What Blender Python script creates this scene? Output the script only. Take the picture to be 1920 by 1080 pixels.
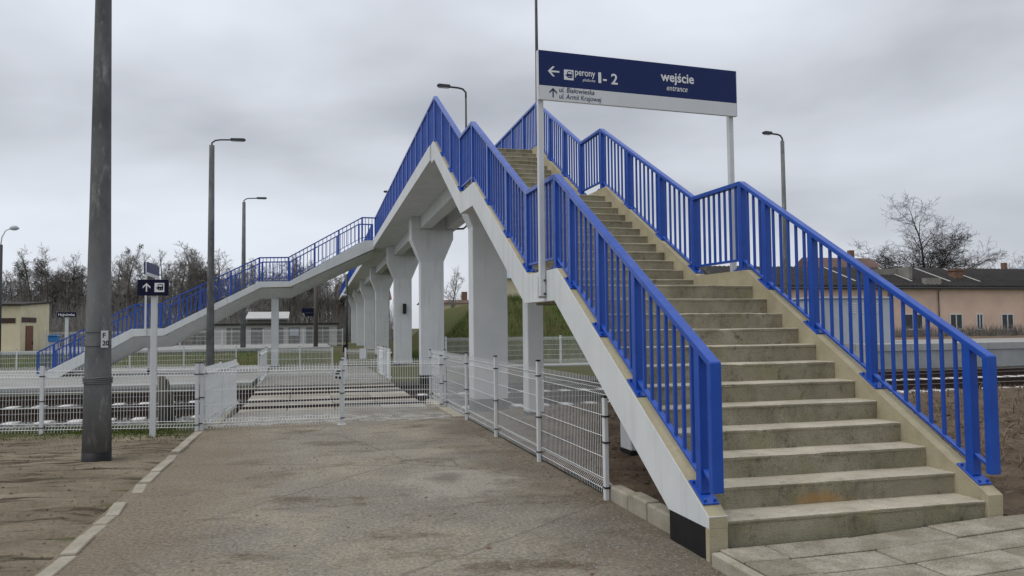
import bpy, bmesh, math, random
from mathutils import Vector, Matrix, noise
S = bpy.context.scene
for o in list(bpy.data.objects): bpy.data.objects.remove(o)
COL = S.collection
rnd = random.Random(7)

# ------------------------------------------------------------------ camera
F_PX, YAW, PITCH, ROLL = 1488.285, -0.251881, 0.049217, -0.0103627
CAM = Vector((-2.90408, -5.18729, 1.56997))
cy, sy, cp, sp = math.cos(YAW), math.sin(YAW), math.cos(PITCH), math.sin(PITCH)
FWD = Vector((-sy*cp, cy*cp, sp)); RIGHT = Vector((cy, sy, 0)); UP = RIGHT.cross(FWD)
cr, sr = math.cos(ROLL), math.sin(ROLL)
R2 = RIGHT*cr + UP*sr; U2 = UP*cr - RIGHT*sr
cam = bpy.data.cameras.new('camera'); camo = bpy.data.objects.new('camera', cam); COL.objects.link(camo)
cam.sensor_width = 36; cam.lens = F_PX/1920*36; cam.clip_start = .05; cam.clip_end = 3000
m = Matrix((R2, U2, -FWD)).transposed().to_4x4(); m.translation = CAM
camo.matrix_world = m
S.camera = camo
S.render.resolution_x, S.render.resolution_y = 1024, 576

def X_at(px, Y, py=610):
    """world X of a picture column on the vertical plane at distance Y"""
    d = FWD*F_PX + R2*(px-960) - U2*(py-540)
    return CAM.x + d.x*(Y-CAM.y)/d.y

# ------------------------------------------------------------------ light
SUN_EL, SUN_AZ = math.radians(62), math.radians(-100)     # azimuth from +Y, clockwise
w = bpy.data.worlds.new('World'); S.world = w; w.use_nodes = True
nt = w.node_tree; nt.nodes.clear()
def wn(t, **k):
    n = nt.nodes.new(t)
    for a, b in k.items(): setattr(n, a, b)
    return n
out = wn('ShaderNodeOutputWorld'); mix = wn('ShaderNodeMixShader')
sky = wn('ShaderNodeTexSky', sky_type='NISHITA', sun_disc=False, sun_elevation=SUN_EL, sun_rotation=SUN_AZ)
b1 = wn('ShaderNodeBackground'); b1.inputs[1].default_value = .1
b2 = wn('ShaderNodeBackground'); b2.inputs[1].default_value = 1.0
tc = wn('ShaderNodeTexCoord'); mp = wn('ShaderNodeMapping'); mp.inputs['Scale'].default_value = (1, 1, 2.6)
mp.inputs['Location'].default_value = (.35, 1.9, .2)
n1 = wn('ShaderNodeTexNoise'); n1.inputs['Scale'].default_value = 1.7; n1.inputs['Detail'].default_value = 5; n1.inputs['Roughness'].default_value = .46
n1.inputs['Distortion'].default_value = .15
rp = wn('ShaderNodeValToRGB')
rp.color_ramp.elements[0].position = .37; rp.color_ramp.elements[0].color = (.37, .39, .43, 1)
rp.color_ramp.elements[1].position = .66; rp.color_ramp.elements[1].color = (.67, .705, .77, 1)
e = rp.color_ramp.elements.new(.50); e.color = (.525, .55, .60, 1)
L = nt.links.new
L(tc.outputs['Generated'], mp.inputs[0]); L(mp.outputs[0], n1.inputs['Vector']); L(n1.outputs['Fac'], rp.inputs[0])
L(rp.outputs[0], b2.inputs[0]); L(sky.outputs[0], b1.inputs[0])
mix.inputs[0].default_value = .95
L(b1.outputs[0], mix.inputs[1]); L(b2.outputs[0], mix.inputs[2]); L(mix.outputs[0], out.inputs[0])
sun = bpy.data.lights.new('sun', 'SUN'); sun.energy = 1.25; sun.angle = math.radians(45); sun.color = (1, .97, .93)
suno = bpy.data.objects.new('sun', sun); COL.objects.link(suno)
sd = Vector((math.sin(SUN_AZ)*math.cos(SUN_EL), math.cos(SUN_AZ)*math.cos(SUN_EL), math.sin(SUN_EL)))
suno.rotation_euler = (-sd).to_track_quat('-Z', 'Y').to_euler(); suno.location = (0, 0, 30)
S.view_settings.view_transform = 'Standard'; S.view_settings.look = 'None'
S.view_settings.exposure = .28; S.view_settings.gamma = 1

# ------------------------------------------------------------------ materials
MATS = {}
class N:
    def __init__(s, name, rough=.8, metallic=0, spec=.3):
        s.m = bpy.data.materials.new(name); s.m.use_nodes = True; s.t = s.m.node_tree
        s.b = s.t.nodes['Principled BSDF']; s.b.inputs['Roughness'].default_value = rough
        s.b.inputs['Metallic'].default_value = metallic; s.b.inputs['Specular IOR Level'].default_value = spec
        s.tc = s.t.nodes.new('ShaderNodeTexCoord'); MATS[name] = s.m
    def n(s, t, **k):
        x = s.t.nodes.new(t)
        for a, b in k.items(): setattr(x, a, b)
        return x
    def l(s, a, b): s.t.links.new(a, b)
    def vec(s, scale=(1, 1, 1), loc=(0, 0, 0), rot=(0, 0, 0)):
        p = s.n('ShaderNodeMapping'); p.inputs['Scale'].default_value = scale; p.inputs['Location'].default_value = loc
        p.inputs['Rotation'].default_value = rot
        s.l(s.tc.outputs['Object'], p.inputs[0]); return p.outputs[0]
    def noise(s, scale, detail=4, rough=.55, v=None, dist=0):
        x = s.n('ShaderNodeTexNoise'); x.inputs['Scale'].default_value = scale; x.inputs['Detail'].default_value = detail
        x.inputs['Roughness'].default_value = rough; x.inputs['Distortion'].default_value = dist
        s.l(v if v else s.tc.outputs['Object'], x.inputs['Vector']); return x.outputs['Fac']
    def voro(s, scale, v=None, feature='F1', out='Distance'):
        x = s.n('ShaderNodeTexVoronoi'); x.feature = feature; x.inputs['Scale'].default_value = scale
        s.l(v if v else s.tc.outputs['Object'], x.inputs['Vector']); return x.outputs[out]
    def ramp(s, f, *st):
        x = s.n('ShaderNodeValToRGB'); els = x.color_ramp.elements
        while len(els) < len(st): els.new(.5)
        for e, (p, c) in zip(els, st):
            e.position = p; e.color = (c, c, c, 1) if not hasattr(c, '__len__') else (*c, 1)
        s.l(f, x.inputs[0]); return x.outputs[0]
    def mix(s, f, a, b, mode='MIX'):
        x = s.n('ShaderNodeMix', data_type='RGBA', blend_type=mode)
        for i, v in ((0, f), (6, a), (7, b)):
            if hasattr(v, 'is_linked') or hasattr(v, 'links'): s.l(v, x.inputs[i])
            elif i == 0: x.inputs[0].default_value = v
            else: x.inputs[i].default_value = (*v, 1)
        return x.outputs[2]
    def math(s, op, a, b=0.):
        x = s.n('ShaderNodeMath', operation=op)
        for i, v in ((0, a), (1, b)):
            if hasattr(v, 'links'): s.l(v, x.inputs[i])
            else: x.inputs[i].default_value = v
        return x.outputs[0]
    def color(s, c):
        if hasattr(c, 'links'): s.l(c, s.b.inputs['Base Color'])
        else: s.b.inputs['Base Color'].default_value = (*c, 1)
        return s
    def bump(s, h, strength=.5, dist=.01):
        x = s.n('ShaderNodeBump'); x.inputs['Strength'].default_value = strength; x.inputs['Distance'].default_value = dist
        s.l(h, x.inputs['Height']); s.l(x.outputs[0], s.b.inputs['Normal']); return s
    def rnd(s):
        return s.n('ShaderNodeObjectInfo').outputs['Random']

def plain(name, c, rough=.7, var=.12, scale=6, metallic=0, bump=0, spec=.3):
    k = N(name, rough, metallic, spec)
    f = k.noise(scale, 5, .6)
    k.color(k.mix(k.ramp(f, (.3, 0.), (.7, 1.)), tuple(x*(1-var) for x in c), tuple(min(1, x*(1+var)) for x in c)))
    if bump: k.bump(k.noise(scale*8, 4), bump, .006)
    return k.m

def mk_materials():
    # sand strewn old asphalt
    k = N('asphalt', .93, spec=.15)
    big = k.ramp(k.noise(.7, 6, .66, dist=.5), (.44, 0.), (.66, 1.))
    grit = k.voro(95); fine = k.ramp(k.noise(30, 8, .85), (.38, 0.), (.62, 1.))
    sand = k.mix(fine, (.230, .200, .150), (.540, .480, .375))
    tar = k.mix(fine, (.135, .121, .097), (.430, .390, .320))
    c = k.mix(big, tar, sand)
    stones = k.ramp(grit, (.12, 1.), (.30, 0.))
    c = k.mix(k.math('MULTIPLY', stones, k.ramp(k.voro(95, out='Color'), (.45, 0.), (.9, .6))), c, (.50, .47, .41))
    mud = k.ramp(k.noise(1.1, 8, .72, k.vec((.8, 1.4, 1), (3, 1, 0))), (.52, 0.), (.64, .8))
    c = k.mix(mud, c, k.mix(fine, (.080, .060, .038), (.190, .150, .100)))
    crack = k.voro(.42, k.n('ShaderNodeVectorMath').outputs[0], 'DISTANCE_TO_EDGE') if False else None
    wv = k.n('ShaderNodeMix', data_type='VECTOR'); wv.inputs[0].default_value = .18
    nz = k.n('ShaderNodeTexNoise'); nz.inputs['Scale'].default_value = 2.2; nz.inputs['Detail'].default_value = 5
    k.l(k.tc.outputs['Object'], nz.inputs['Vector']); k.l(k.tc.outputs['Object'], wv.inputs[4]); k.l(nz.outputs['Color'], wv.inputs[5])
    ed = k.voro(.38, wv.outputs[1], 'DISTANCE_TO_EDGE')
    c = k.mix(k.ramp(ed, (.0, .5), (.006, 0.)), c, (.085, .072, .056))
    sx_ = k.n('ShaderNodeSeparateXYZ'); k.l(k.tc.outputs['Object'], sx_.inputs[0])
    wob = k.math('MULTIPLY', k.math('SUBTRACT', k.noise(.9, 6, .68), .5), 3.4)
    lsand = k.ramp(k.math('ADD', sx_.outputs[0], wob), (0., 0.), (1., 1.))
    edge = k.n('ShaderNodeMapRange'); edge.inputs[1].default_value = -3.1; edge.inputs[2].default_value = -4.3; k.l(k.math('ADD', sx_.outputs[0], wob), edge.inputs[0])
    c = k.mix(k.math('MULTIPLY', edge.outputs[0], .8), c, k.mix(fine, (.150, .118, .080), (.345, .285, .205)))
    damp = k.n('ShaderNodeMapRange'); damp.inputs[1].default_value = -1.3; damp.inputs[2].default_value = -.35; k.l(k.math('ADD', sx_.outputs[0], wob), damp.inputs[0])
    c = k.mix(k.math('MULTIPLY', damp.outputs[0], .6), c, k.mix(fine, (.070, .055, .038), (.190, .155, .110)))
    # the pale sand ring with its dark middle, left by a puddle
    def oval(cx, cy_, rx, ry, r0, r1):
        p = k.vec((1/rx, 1/ry, 0), (-cx/rx, -cy_/ry, 0))
        ln = k.n('ShaderNodeVectorMath', operation='LENGTH'); k.l(p, ln.inputs[0])
        d = k.math('ADD', ln.outputs['Value'], k.math('MULTIPLY', k.math('SUBTRACT', k.noise(2.1, 7, .7), .5), 2.3))
        return k.ramp(d, (r0, 1.), (r1, 0.))
    c = k.mix(k.math('MULTIPLY', oval(-1.32, 3.45, .66, .95, .60, 1.15), .75), c, k.mix(fine, (.33, .30, .245), (.50, .465, .39)))
    c = k.mix(k.math('MULTIPLY', oval(-1.42, 3.62, .24, .34, .45, 1.1), .7), c, (.17, .15, .12))
    c = k.mix(k.math('MULTIPLY', oval(-1.6, 5.6, 1.0, .35, .6, 1.1), .6), c, (.38, .345, .28))
    k.color(c); k.bump(k.math('ADD', k.math('MULTIPLY', grit, -.7), k.math('MULTIPLY', fine, 1.)), .75, .008)
    # sandy earth
    k = N('dirt', .96, spec=.1)
    f = k.noise(1.1, 7, .65); g = k.noise(30, 8, .8)
    c = k.mix(k.ramp(f, (.32, 0.), (.68, 1.)), (.140, .115, .080), (.300, .255, .185))
    c = k.mix(k.ramp(g, (.35, .6), (.55, 0.)), c, (.105, .084, .062))
    streak = k.ramp(k.noise(2.2, 5, .6, k.vec((.35, 3.2, 1), (0, 0, 0), (0, 0, -.12))), (.53, 0.), (.62, .9))
    c = k.mix(streak, c, (.060, .046, .032))
    sp3 = k.n('ShaderNodeSeparateXYZ'); k.l(k.tc.outputs['Object'], sp3.inputs[0])
    dl = k.math('ADD', sp3.outputs[1], k.math('MULTIPLY', k.math('ADD', sp3.outputs[0], 4.69), .172))
    dl = k.math('ADD', dl, k.math('MULTIPLY', k.math('SUBTRACT', k.noise(1.6, 6, .7), .5), 2.6))
    turf = k.math('MULTIPLY', k.ramp(k.math('SUBTRACT', dl, 8.2), (.0, 0.), (.75, .85)), k.ramp(k.noise(26, 5, .7), (.35, .35), (.6, 1.)))
    c = k.mix(turf, c, k.mix(k.noise(40, 5, .7), (.060, .066, .022), (.125, .150, .045))); k.color(c)
    k.bump(k.math('ADD', g, k.math('MULTIPLY', k.noise(9, 5), 1.5)), .8, .015)
    # brown soil beside the stair
    k = N('soil', .97, spec=.08)
    f = k.noise(2.3, 7, .7); g = k.noise(22, 6, .72)
    c = k.mix(k.ramp(f, (.33, 0.), (.66, 1.)), (.070, .048, .034), (.185, .142, .100))
    c = k.mix(k.ramp(g, (.55, 0.), (.72, .7)), c, (.29, .24, .17)); k.color(c); k.bump(g, 1., .03)
    # open ground
    k = N('ground', .97, spec=.08)
    f = k.noise(.25, 7, .65)
    k.color(k.mix(k.ramp(f, (.35, 0.), (.65, 1.)), (.085, .075, .052), (.115, .120, .055))); k.bump(k.noise(14, 5), .6, .03)
    # stair concrete
    def conc(name, a, b, moss, mossfac, dark):
        k = N(name, .92, spec=.15)
        sp_ = k.voro(120); f = k.noise(2.6, 6, .6); g = k.noise(60, 5, .75)
        c = k.mix(k.ramp(f, (.3, 0.), (.7, 1.)), a, b)
        mo = k.ramp(k.noise(2.8, 8, .72, k.vec((1, 1, 1), (5, 2, 1))), (.46, 0.), (.68, mossfac))
        c = k.mix(mo, c, moss)
        g2 = k.noise(150, 4, .7); c = k.mix(k.ramp(g2, (.36, dark*.75), (.5, 0.)), c, (.07, .06, .042))
        big = k.noise(2.2, 8, .75, k.vec((1, 1, .7), (9, 4, 2))); c = k.mix(k.ramp(big, (.50, 0.), (.68, dark*.6)), c, (.085, .072, .048))
        st = k.ramp(k.noise(7, 8, .78, k.vec((1, 1, .8), (1, 7, 3))), (.56, 0.), (.72, dark))
        c = k.mix(st, c, (.050, .045, .034))
        if name == 'step_riser':
            pv = k.vec((1/.30, 1/.25, 1/.07), (-1.0/.30, -.31/.25, -.20/.07)); ln = k.n('ShaderNodeVectorMath', operation='LENGTH'); k.l(pv, ln.inputs[0])
            dd = k.math('ADD', ln.outputs['Value'], k.math('MULTIPLY', k.math('SUBTRACT', k.noise(9, 5), .5), 1.4)); c = k.mix(k.ramp(dd, (.3, .7), (1., 0.)), c, (.36, .20, .06))
        run = k.ramp(k.noise(9, 4, .6, k.vec((1.6, 1.6, .12), (0, 0, 0))), (.62, 0.), (.74, .4))
        c = k.mix(run, c, (.30, .29, .25)); k.color(c)
        k.bump(k.math('ADD', k.math('MULTIPLY', sp_, .8), g), .6, .006); return k
    conc('step_riser', (.245, .222, .158), (.400, .367, .275), (.270, .258, .130), .6, 1.)  # riser base darkened: shade on upright faces put into colour, besides moss and grime
    conc('step_tread', (.45, .410, .320), (.61, .560, .450), (.35, .31, .21), .4, .6)  # tread base lightened: light from above put into the colour
    conc('concrete_beige', (.38, .335, .225), (.50, .45, .315), (.35, .33, .19), .45, .25)
    conc('concrete_kerb', (.34, .31, .245), (.46, .42, .345), (.20, .19, .11), .5, .45)
    k = N('paving', .93, spec=.12)
    f = k.noise(3.5, 6, .65); r = k.rnd(); g = k.noise(70, 5, .7)
    c = k.mix(r, (.30, .272, .215), (.45, .41, .335)); c = k.mix(k.ramp(f, (.40, .65), (.62, 0.)), c, (.19, .168, .12))
    c = k.mix(k.ramp(g, (.38, .5), (.55, 0.)), c, (.09, .08, .06)); k.color(c); k.bump(g, .5, .005)
    k = N('paver_grey', .92, spec=.12)
    r = k.rnd(); c = k.mix(r, (.22, .21, .19), (.48, .465, .43)); c = k.mix(k.ramp(k.noise(2, 6, .65), (.42, .6), (.62, 0.)), c, (.19, .175, .145))
    k.color(c); k.bump(k.noise(60, 5, .7), .4, .004)
    k = N('crossing_slab', .92, spec=.12)
    r = k.rnd(); c = k.mix(r, (.32, .30, .255), (.52, .495, .44)); c = k.mix(k.ramp(k.noise(1.6, 6, .7, k.vec((.5, 3, 1))), (.42, .85), (.58, 0.)), c, (.20, .165, .115))
    k.color(c); k.bump(k.noise(50, 5, .7), .4, .004)
    # paints
    k = N('white_paint', .62, spec=.25)
    f = k.noise(1.5, 6, .6); st = k.noise(3, 5, .6, k.vec((2.5, 2.5, .16)))
    c = k.mix(k.ramp(f, (.3, 0.), (.7, 1.)), (.60, .625, .63), (.68, .70, .70))
    c = k.mix(k.ramp(st, (.54, 0.), (.76, .5)), c, (.42, .43, .42)); k.color(c); k.bump(k.noise(45, 5, .6), .15, .004)
    k = N('blue_paint', .42, spec=.45); k.b.inputs['Coat Weight'].default_value = .35; k.b.inputs['Coat Roughness'].default_value = .22
    f = k.noise(4, 5, .6); c = k.mix(k.ramp(f, (.3, 0.), (.7, 1.)), (.001, .052, .340), (.003, .070, .420))
    c = k.mix(k.ramp(k.noise(30, 4, .7), (.68, 0.), (.80, .25)), c, (.03, .09, .30)); k.color(c)
    k.l(k.ramp(k.noise(9, 4), (.3, .34), (.7, .52)), k.b.inputs['Roughness'])
    plain('black_tar', (.010, .010, .011), .55, .4, 9, bump=.3)
    plain('fence_coat', (.70, .72, .72), .5, .07, 8, metallic=.0, spec=.4)
    plain('post_white', (.62, .64, .65), .5, .06, 5, spec=.4)
    plain('black_plastic', (.014, .014, .015), .5)
    plain('steel_dark', (.055, .058, .065), .5, .2)
    k = N('pole_concrete', .9, spec=.15)
    f = k.noise(2.2, 7, .65, k.vec((1, 1, .5))); g = k.noise(45, 5, .7)
    c = k.mix(k.ramp(f, (.3, 0.), (.7, 1.)), (.085, .088, .092), (.200, .204, .204))
    c = k.mix(k.ramp(k.noise(7, 6, .75, k.vec((1, 1, .3), (3, 3, 0))), (.55, 0.), (.70, .75)), c, (.36, .365, .365)); k.color(c); k.bump(g, .5, .005)
    k = N('pole_wood', .9, spec=.1)
    c = k.mix(k.noise(6, 6, .6, k.vec((3, 3, .25))), (.06, .055, .048), (.16, .145, .12)); k.color(c)
    k.bump(k.noise(12, 5, .6, k.vec((4, 4, .2))), .6, .01)
    plain('sign_navy', (.005, .007, .034), .4, .06, 3, spec=.2)
    plain('sign_blue', (.012, .025, .115), .42, .05, 3, spec=.2)
    plain('sign_white', (.66, .68, .70), .4, .03, 3, spec=.4)
    plain('lettering_white', (.78, .79, .80), .5, .02)
    plain('lettering_navy', (.02, .03, .09), .5, .02)
    # tracks
    k = N('ballast', .95, spec=.1)
    v = k.voro(16, out='Color'); d = k.voro(16)
    c = k.mix(v, (.10, .095, .09), (.30, .29, .275)); c = k.mix(k.ramp(d, (.25, 0.), (.5, .85)), c, (.02, .018, .016))
    c = k.mix(k.ramp(k.noise(.9, 5, .6), (.5, 0.), (.7, .6)), c, (.075, .055, .042)); k.color(c); k.bump(k.math('MULTIPLY', d, -1.), 1., .05)
    k = N('ballast_stone', .9, spec=.15); c = k.mix(k.noise(3.1, 5, .8), (.10, .095, .09), (.42, .41, .39)); k.color(c)
    k = N('rail_rust', .75, .3, .3); c = k.mix(k.noise(14, 5, .7), (.028, .018, .014), (.070, .042, .030)); k.color(c)
    plain('rail_head', (.28, .27, .26), .35, .2, 20, metallic=.8)
    plain('sleeper_concrete', (.60, .59, .57), .9, .25, 5, bump=.4)
    plain('platform_top', (.30, .295, .275), .9, .15, 1.2, bump=.3)
    plain('platform_edge', (.36, .365, .355), .85, .10, 2)
    plain('platform_face', (.34, .355, .355), .9, .15, 1.3)
    # plants
    k = N('grass_blade', .85, spec=.15); r = k.noise(1.7, 4); c = k.mix(k.ramp(r, (.3, 0.), (.7, 1.)), (.060, .085, .022), (.105, .140, .030)); k.color(c)
    k = N('grass_turf', .95, spec=.1); c = k.mix(k.ramp(k.noise(.8, 6, .65), (.35, 0.), (.65, 1.)), (.115, .098, .050), (.082, .112, .034)); k.color(c); k.bump(k.noise(25, 6, .7), 1., .05)
    plain('dry_grass', (.21, .165, .10), .9, .35, 5)
    k = N('bark', .92, spec=.1); c = k.mix(k.noise(2, 6, .6, k.vec((3, 3, .6))), (.075, .066, .058), (.200, .185, .162)); k.color(c)
    plain('bark_dark', (.055, .049, .044), .92, .4, 2)
    plain('twig', (.185, .170, .155), .9, .35, .9)  # both twig tones lightened: distance haze over the wood put into the colour
    plain('twig_pale', (.270, .255, .235), .9, .35, .9)
    plain('mistletoe_leaf', (.050, .058, .026), .9, .3)
    # buildings
    plain('plaster_yellow', (.68, .61, .42), .9, .08, 1.3)
    plain('plaster_pink', (.72, .52, .40), .92, .10, .7)
    plain('plaster_white', (.47, .47, .455), .9, .10, .8)
    plain('plaster_grey', (.24, .225, .20), .92, .22, 1.)
    plain('roof_dark', (.040, .036, .034), .9, .35, .8)
    plain('roof_metal', (.33, .39, .46), .5, .12, .8, spec=.5)
    plain('roof_brown', (.135, .085, .072), .85, .2, .9)
    plain('brick_old', (.20, .115, .080), .92, .3, 9)
    plain('door_brown', (.17, .072, .040), .6, .12)
    plain('window_dark', (.035, .038, .042), .2, .2, spec=.6)
    plain('slit_brown', (.060, .034, .028), .5)
    plain('frame_white', (.66, .66, .65), .6, .05)
    plain('cabin_grey', (.42, .455, .50), .55, .06, 1.)
    plain('bin_blue', (.03, .17, .42), .5)
    plain('garage_door', (.17, .165, .155), .7, .25)
    plain('lamp_glass', (.5, .52, .55), .3)
mk_materials()
M = MATS

# ------------------------------------------------------------------ mesh helpers
class MB:
    def __init__(s): s.v = []; s.f = []; s.mi = []; s.sm = []
    def face(s, idx, mi=0, smooth=False): s.f.append(idx); s.mi.append(mi); s.sm.append(smooth)
    def box(s, x0, x1, y0, y1, z0, z1, mi=0, top=None):
        b = len(s.v); s.v += [(x, y, z) for z in (z0, z1) for y in (y0, y1) for x in (x0, x1)]
        for k, q in enumerate(((0, 2, 3, 1), (4, 5, 7, 6), (0, 1, 5, 4), (2, 6, 7, 3), (0, 4, 6, 2), (1, 3, 7, 5))):
            s.face([b+i for i in q], top if (k == 1 and top is not None) else mi)
        return s
    def prism(s, poly, a0, a1, axis='x', mi=0, cap=None, side=None):
        """poly in the two other axes (cyclic order: x:(y,z) y:(x,z) z:(x,y)), extruded along axis"""
        n = len(poly); b = len(s.v)
        for a in (a0, a1):
            for p, q in poly:
                s.v.append((a, p, q) if axis == 'x' else (p, a, q) if axis == 'y' else (p, q, a))
        s.face(list(range(b, b+n)), mi if cap is None else cap); s.face(list(range(b+2*n-1, b+n-1, -1)), mi if cap is None else cap)
        for i in range(n):
            j = (i+1) % n; s.face([b+i, b+n+i, b+n+j, b+j], mi if side is None else (side[i] if hasattr(side, '__len__') else side))
        return s
    def tube(s, pts, rad, n=8, mi=0, smooth=True, caps=True):
        pts = [Vector(p) for p in pts]
        if not hasattr(rad, '__len__'): rad = [rad]*len(pts)
        b = len(s.v); ref = None
        for i, p in enumerate(pts):
            d = (pts[min(i+1, len(pts)-1)]-pts[max(i-1, 0)]).normalized()
            if ref is None: ref = d.orthogonal().normalized()
            u = (ref-d*ref.dot(d)); u = u.normalized() if u.length > 1e-6 else d.orthogonal().normalized()
            ref = u; v = d.cross(u)
            for k in range(n):
                a = 2*math.pi*(k+.5)/n; s.v.append(tuple(p+(u*math.cos(a)+v*math.sin(a))*rad[i]))
        for i in range(len(pts)-1):
            for k in range(n):
                j = (k+1) % n; s.face([b+i*n+k, b+i*n+j, b+(i+1)*n+j, b+(i+1)*n+k], mi, smooth)
        if caps:
            s.face([b+k for k in range(n-1, -1, -1)], mi); s.face([b+(len(pts)-1)*n+k for k in range(n)], mi)
        return s
    def mesh(s, name, mats, bevel=0, seg=1, jitter=0):
        me = bpy.data.meshes.new(name); me.from_pydata(s.v, [], s.f)
        for mm in (mats if isinstance(mats, (list, tuple)) else [mats]): me.materials.append(M[mm])
        me.polygons.foreach_set('material_index', s.mi); me.polygons.foreach_set('use_smooth', s.sm)
        bm = bmesh.new(); bm.from_mesh(me); bmesh.ops.recalc_face_normals(bm, faces=bm.faces)
        if bevel:
            ed = [e for e in bm.edges if len(e.link_faces) == 2 and e.calc_face_angle(0) > .5]
            bmesh.ops.bevel(bm, geom=ed, offset=bevel, segments=seg, affect='EDGES', profile=.5, clamp_overlap=True)
        bm.to_mesh(me); bm.free(); return me
    def build(s, name, mats, parent=None, bevel=0, seg=1, **tags):
        return link(name, s.mesh(name, mats, bevel, seg), parent, **tags)

def link(name, data, parent=None, loc=None, rot=None, label=None, cat=None, group=None, kind=None):
    o = bpy.data.objects.new(name, data); COL.objects.link(o)
    if parent is not None:
        o.parent = parent
        o.matrix_parent_inverse = ABS[parent.name].inverted()
    wm = Matrix.LocRotScale(Vector(loc or (0, 0, 0)), rot.to_quaternion() if rot is not None else None, None)
    o.location = loc or (0, 0, 0)
    if rot is not None: o.rotation_euler = rot
    ABS[o.name] = wm
    for k, v in (('label', label), ('category', cat), ('group', group), ('kind', kind)):
        if v: o[k] = v
    return o
ABS = {}
from mathutils import Euler
def thing(name, label, cat, loc=(0, 0, 0), group=None, rz=0):
    return link(name, None, None, loc, Euler((0, 0, rz)) if rz else None, label, cat, group)
def struct(name, mb, mats, **k): return mb.build(name, mats, kind='structure', **k)
def copy_thing(root, loc, rz=0, scale=1, label=None, group=None):
    r = root.copy(); COL.objects.link(r); r.location = loc; r.rotation_euler = (0, 0, rz); r.scale = (scale,)*3
    if label: r['label'] = label
    if group: r['group'] = group
    for ch in list(root.children):
        c = ch.copy(); COL.objects.link(c); c.parent = r
        for g in ch.children:
            d = g.copy(); COL.objects.link(d); d.parent = c
    return r
def local_thing(name, label, cat, group=None):
    """thing at the origin whose parts are given in its own coordinates; moved afterwards"""
    return thing(name, label, cat, (0, 0, 0), group)

def text(body, size, mat, parent, loc, rot, shear=0, bold=0, align='LEFT', name='lettering', width=None, marks=()):
    """raised lettering; size = cap height scale, width = run length in metres; marks = accents (letter index, kind)"""
    def one(b):
        c = bpy.data.curves.new('txt', 'FONT'); c.body = b; c.size = size; c.shear = shear; c.offset = bold; c.align_x = align
        c.extrude = .0015; c.resolution_u = 3
        t = bpy.data.objects.new('txt', c); COL.objects.link(t)
        me = bpy.data.meshes.new_from_object(t.evaluated_get(bpy.context.evaluated_depsgraph_get())); bpy.data.objects.remove(t); return me
    def span(me): return min(v.co.x for v in me.vertices), max(v.co.x for v in me.vertices), max(v.co.y for v in me.vertices)
    me = one(body); x0, x1, _ = span(me)
    if marks:
        bm = bmesh.new(); bm.from_mesh(me)
        for i, kind in marks:
            e1 = span(one(body[:i+1]))[1]; e0 = span(one(body[:i]))[1]; h = span(one('x'))[2]; cx = (e0+e1)/2+size*.02+shear*h*.5
            pts = [(cx-.03*size, 1.12*h), (cx+.06*size, 1.12*h), (cx+.15*size, 1.42*h), (cx+.04*size, 1.42*h)] if kind == 'acute' else \
                  [(cx-.12*size, .62*h), (cx-.12*size, .48*h), (cx+.13*size, .86*h), (cx+.13*size, 1.0*h)]
            f = [bm.verts.new((p, q, .0016)) for p, q in pts]; g = [bm.verts.new((p, q, -.0014)) for p, q in pts]
            bm.faces.new(f); bm.faces.new(g[::-1])
            for k in range(4): bm.faces.new([f[k], g[k], g[(k+1) % 4], f[(k+1) % 4]])
        bmesh.ops.recalc_face_normals(bm, faces=bm.faces); bm.to_mesh(me); bm.free()
    me.materials.clear(); me.materials.append(M[mat])
    if width:
        me.transform(Matrix.Translation((-x0, 0, 0))); me.transform(Matrix.Diagonal((width/(x1-x0), 1, 1, 1)))
    return link(name, me, parent, loc, rot)
FACE_CAM = Euler((math.pi/2, 0, 0))        # text standing upright, facing -Y

def lerp_path(path, s):
    if s <= path[0][0]:
        (a, b), (c, d) = path[0], path[1]; return b+(d-b)*(s-a)/(c-a)
    for (a, b), (c, d) in zip(path, path[1:]):
        if s <= c: return b+(d-b)*(s-a)/(c-a)
    return path[-1][1]

# ------------------------------------------------------------------ terrain
def smooth(a, b, x):
    t = max(0, min(1, (x-a)/(b-a))); return t*t*(3-2*t)
def gz(x, y):
    near = -.106 + .12*smooth(0., 2.6, x)*(1-smooth(9, 12, y))
    z = near + (-.40-near)*smooth(9.6, 12.4, y)
    z += -.18*smooth(19, 24, y)*smooth(-3, -7, x) - .0
    z += .40*smooth(38, 70, y)*(1 if x < 30 else 1)
    z += .35*smooth(21, 30, y)*smooth(-3, 3, x)*(1-smooth(36, 60, y))
    return z
def grid_mesh(xs, ys, zf):
    mb = MB(); nx = len(xs)
    for y in ys:
        for x in xs: mb.v.append((x, y, zf(x, y)))
    for j in range(len(ys)-1):
        for i in range(nx-1): mb.face([j*nx+i, j*nx+i+1, (j+1)*nx+i+1, (j+1)*nx+i], 0, True)
    return mb
def frange(a, b, st):
    n = max(1, int(round((b-a)/st))); return [a+(b-a)*i/n for i in range(n+1)]
xs = [-1500, -700, -300, -150, -90] + frange(-60, 60, 1.) + [90, 150, 300, 700, 1500]
ys = [-600, -200, -80, -40] + frange(-20, 60, .8) + [70, 90, 120, 180, 300, 700, 1500, 2600]
struct('ground', grid_mesh(xs, ys, lambda x, y: gz(x, y)-.03), 'ground')

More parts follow.
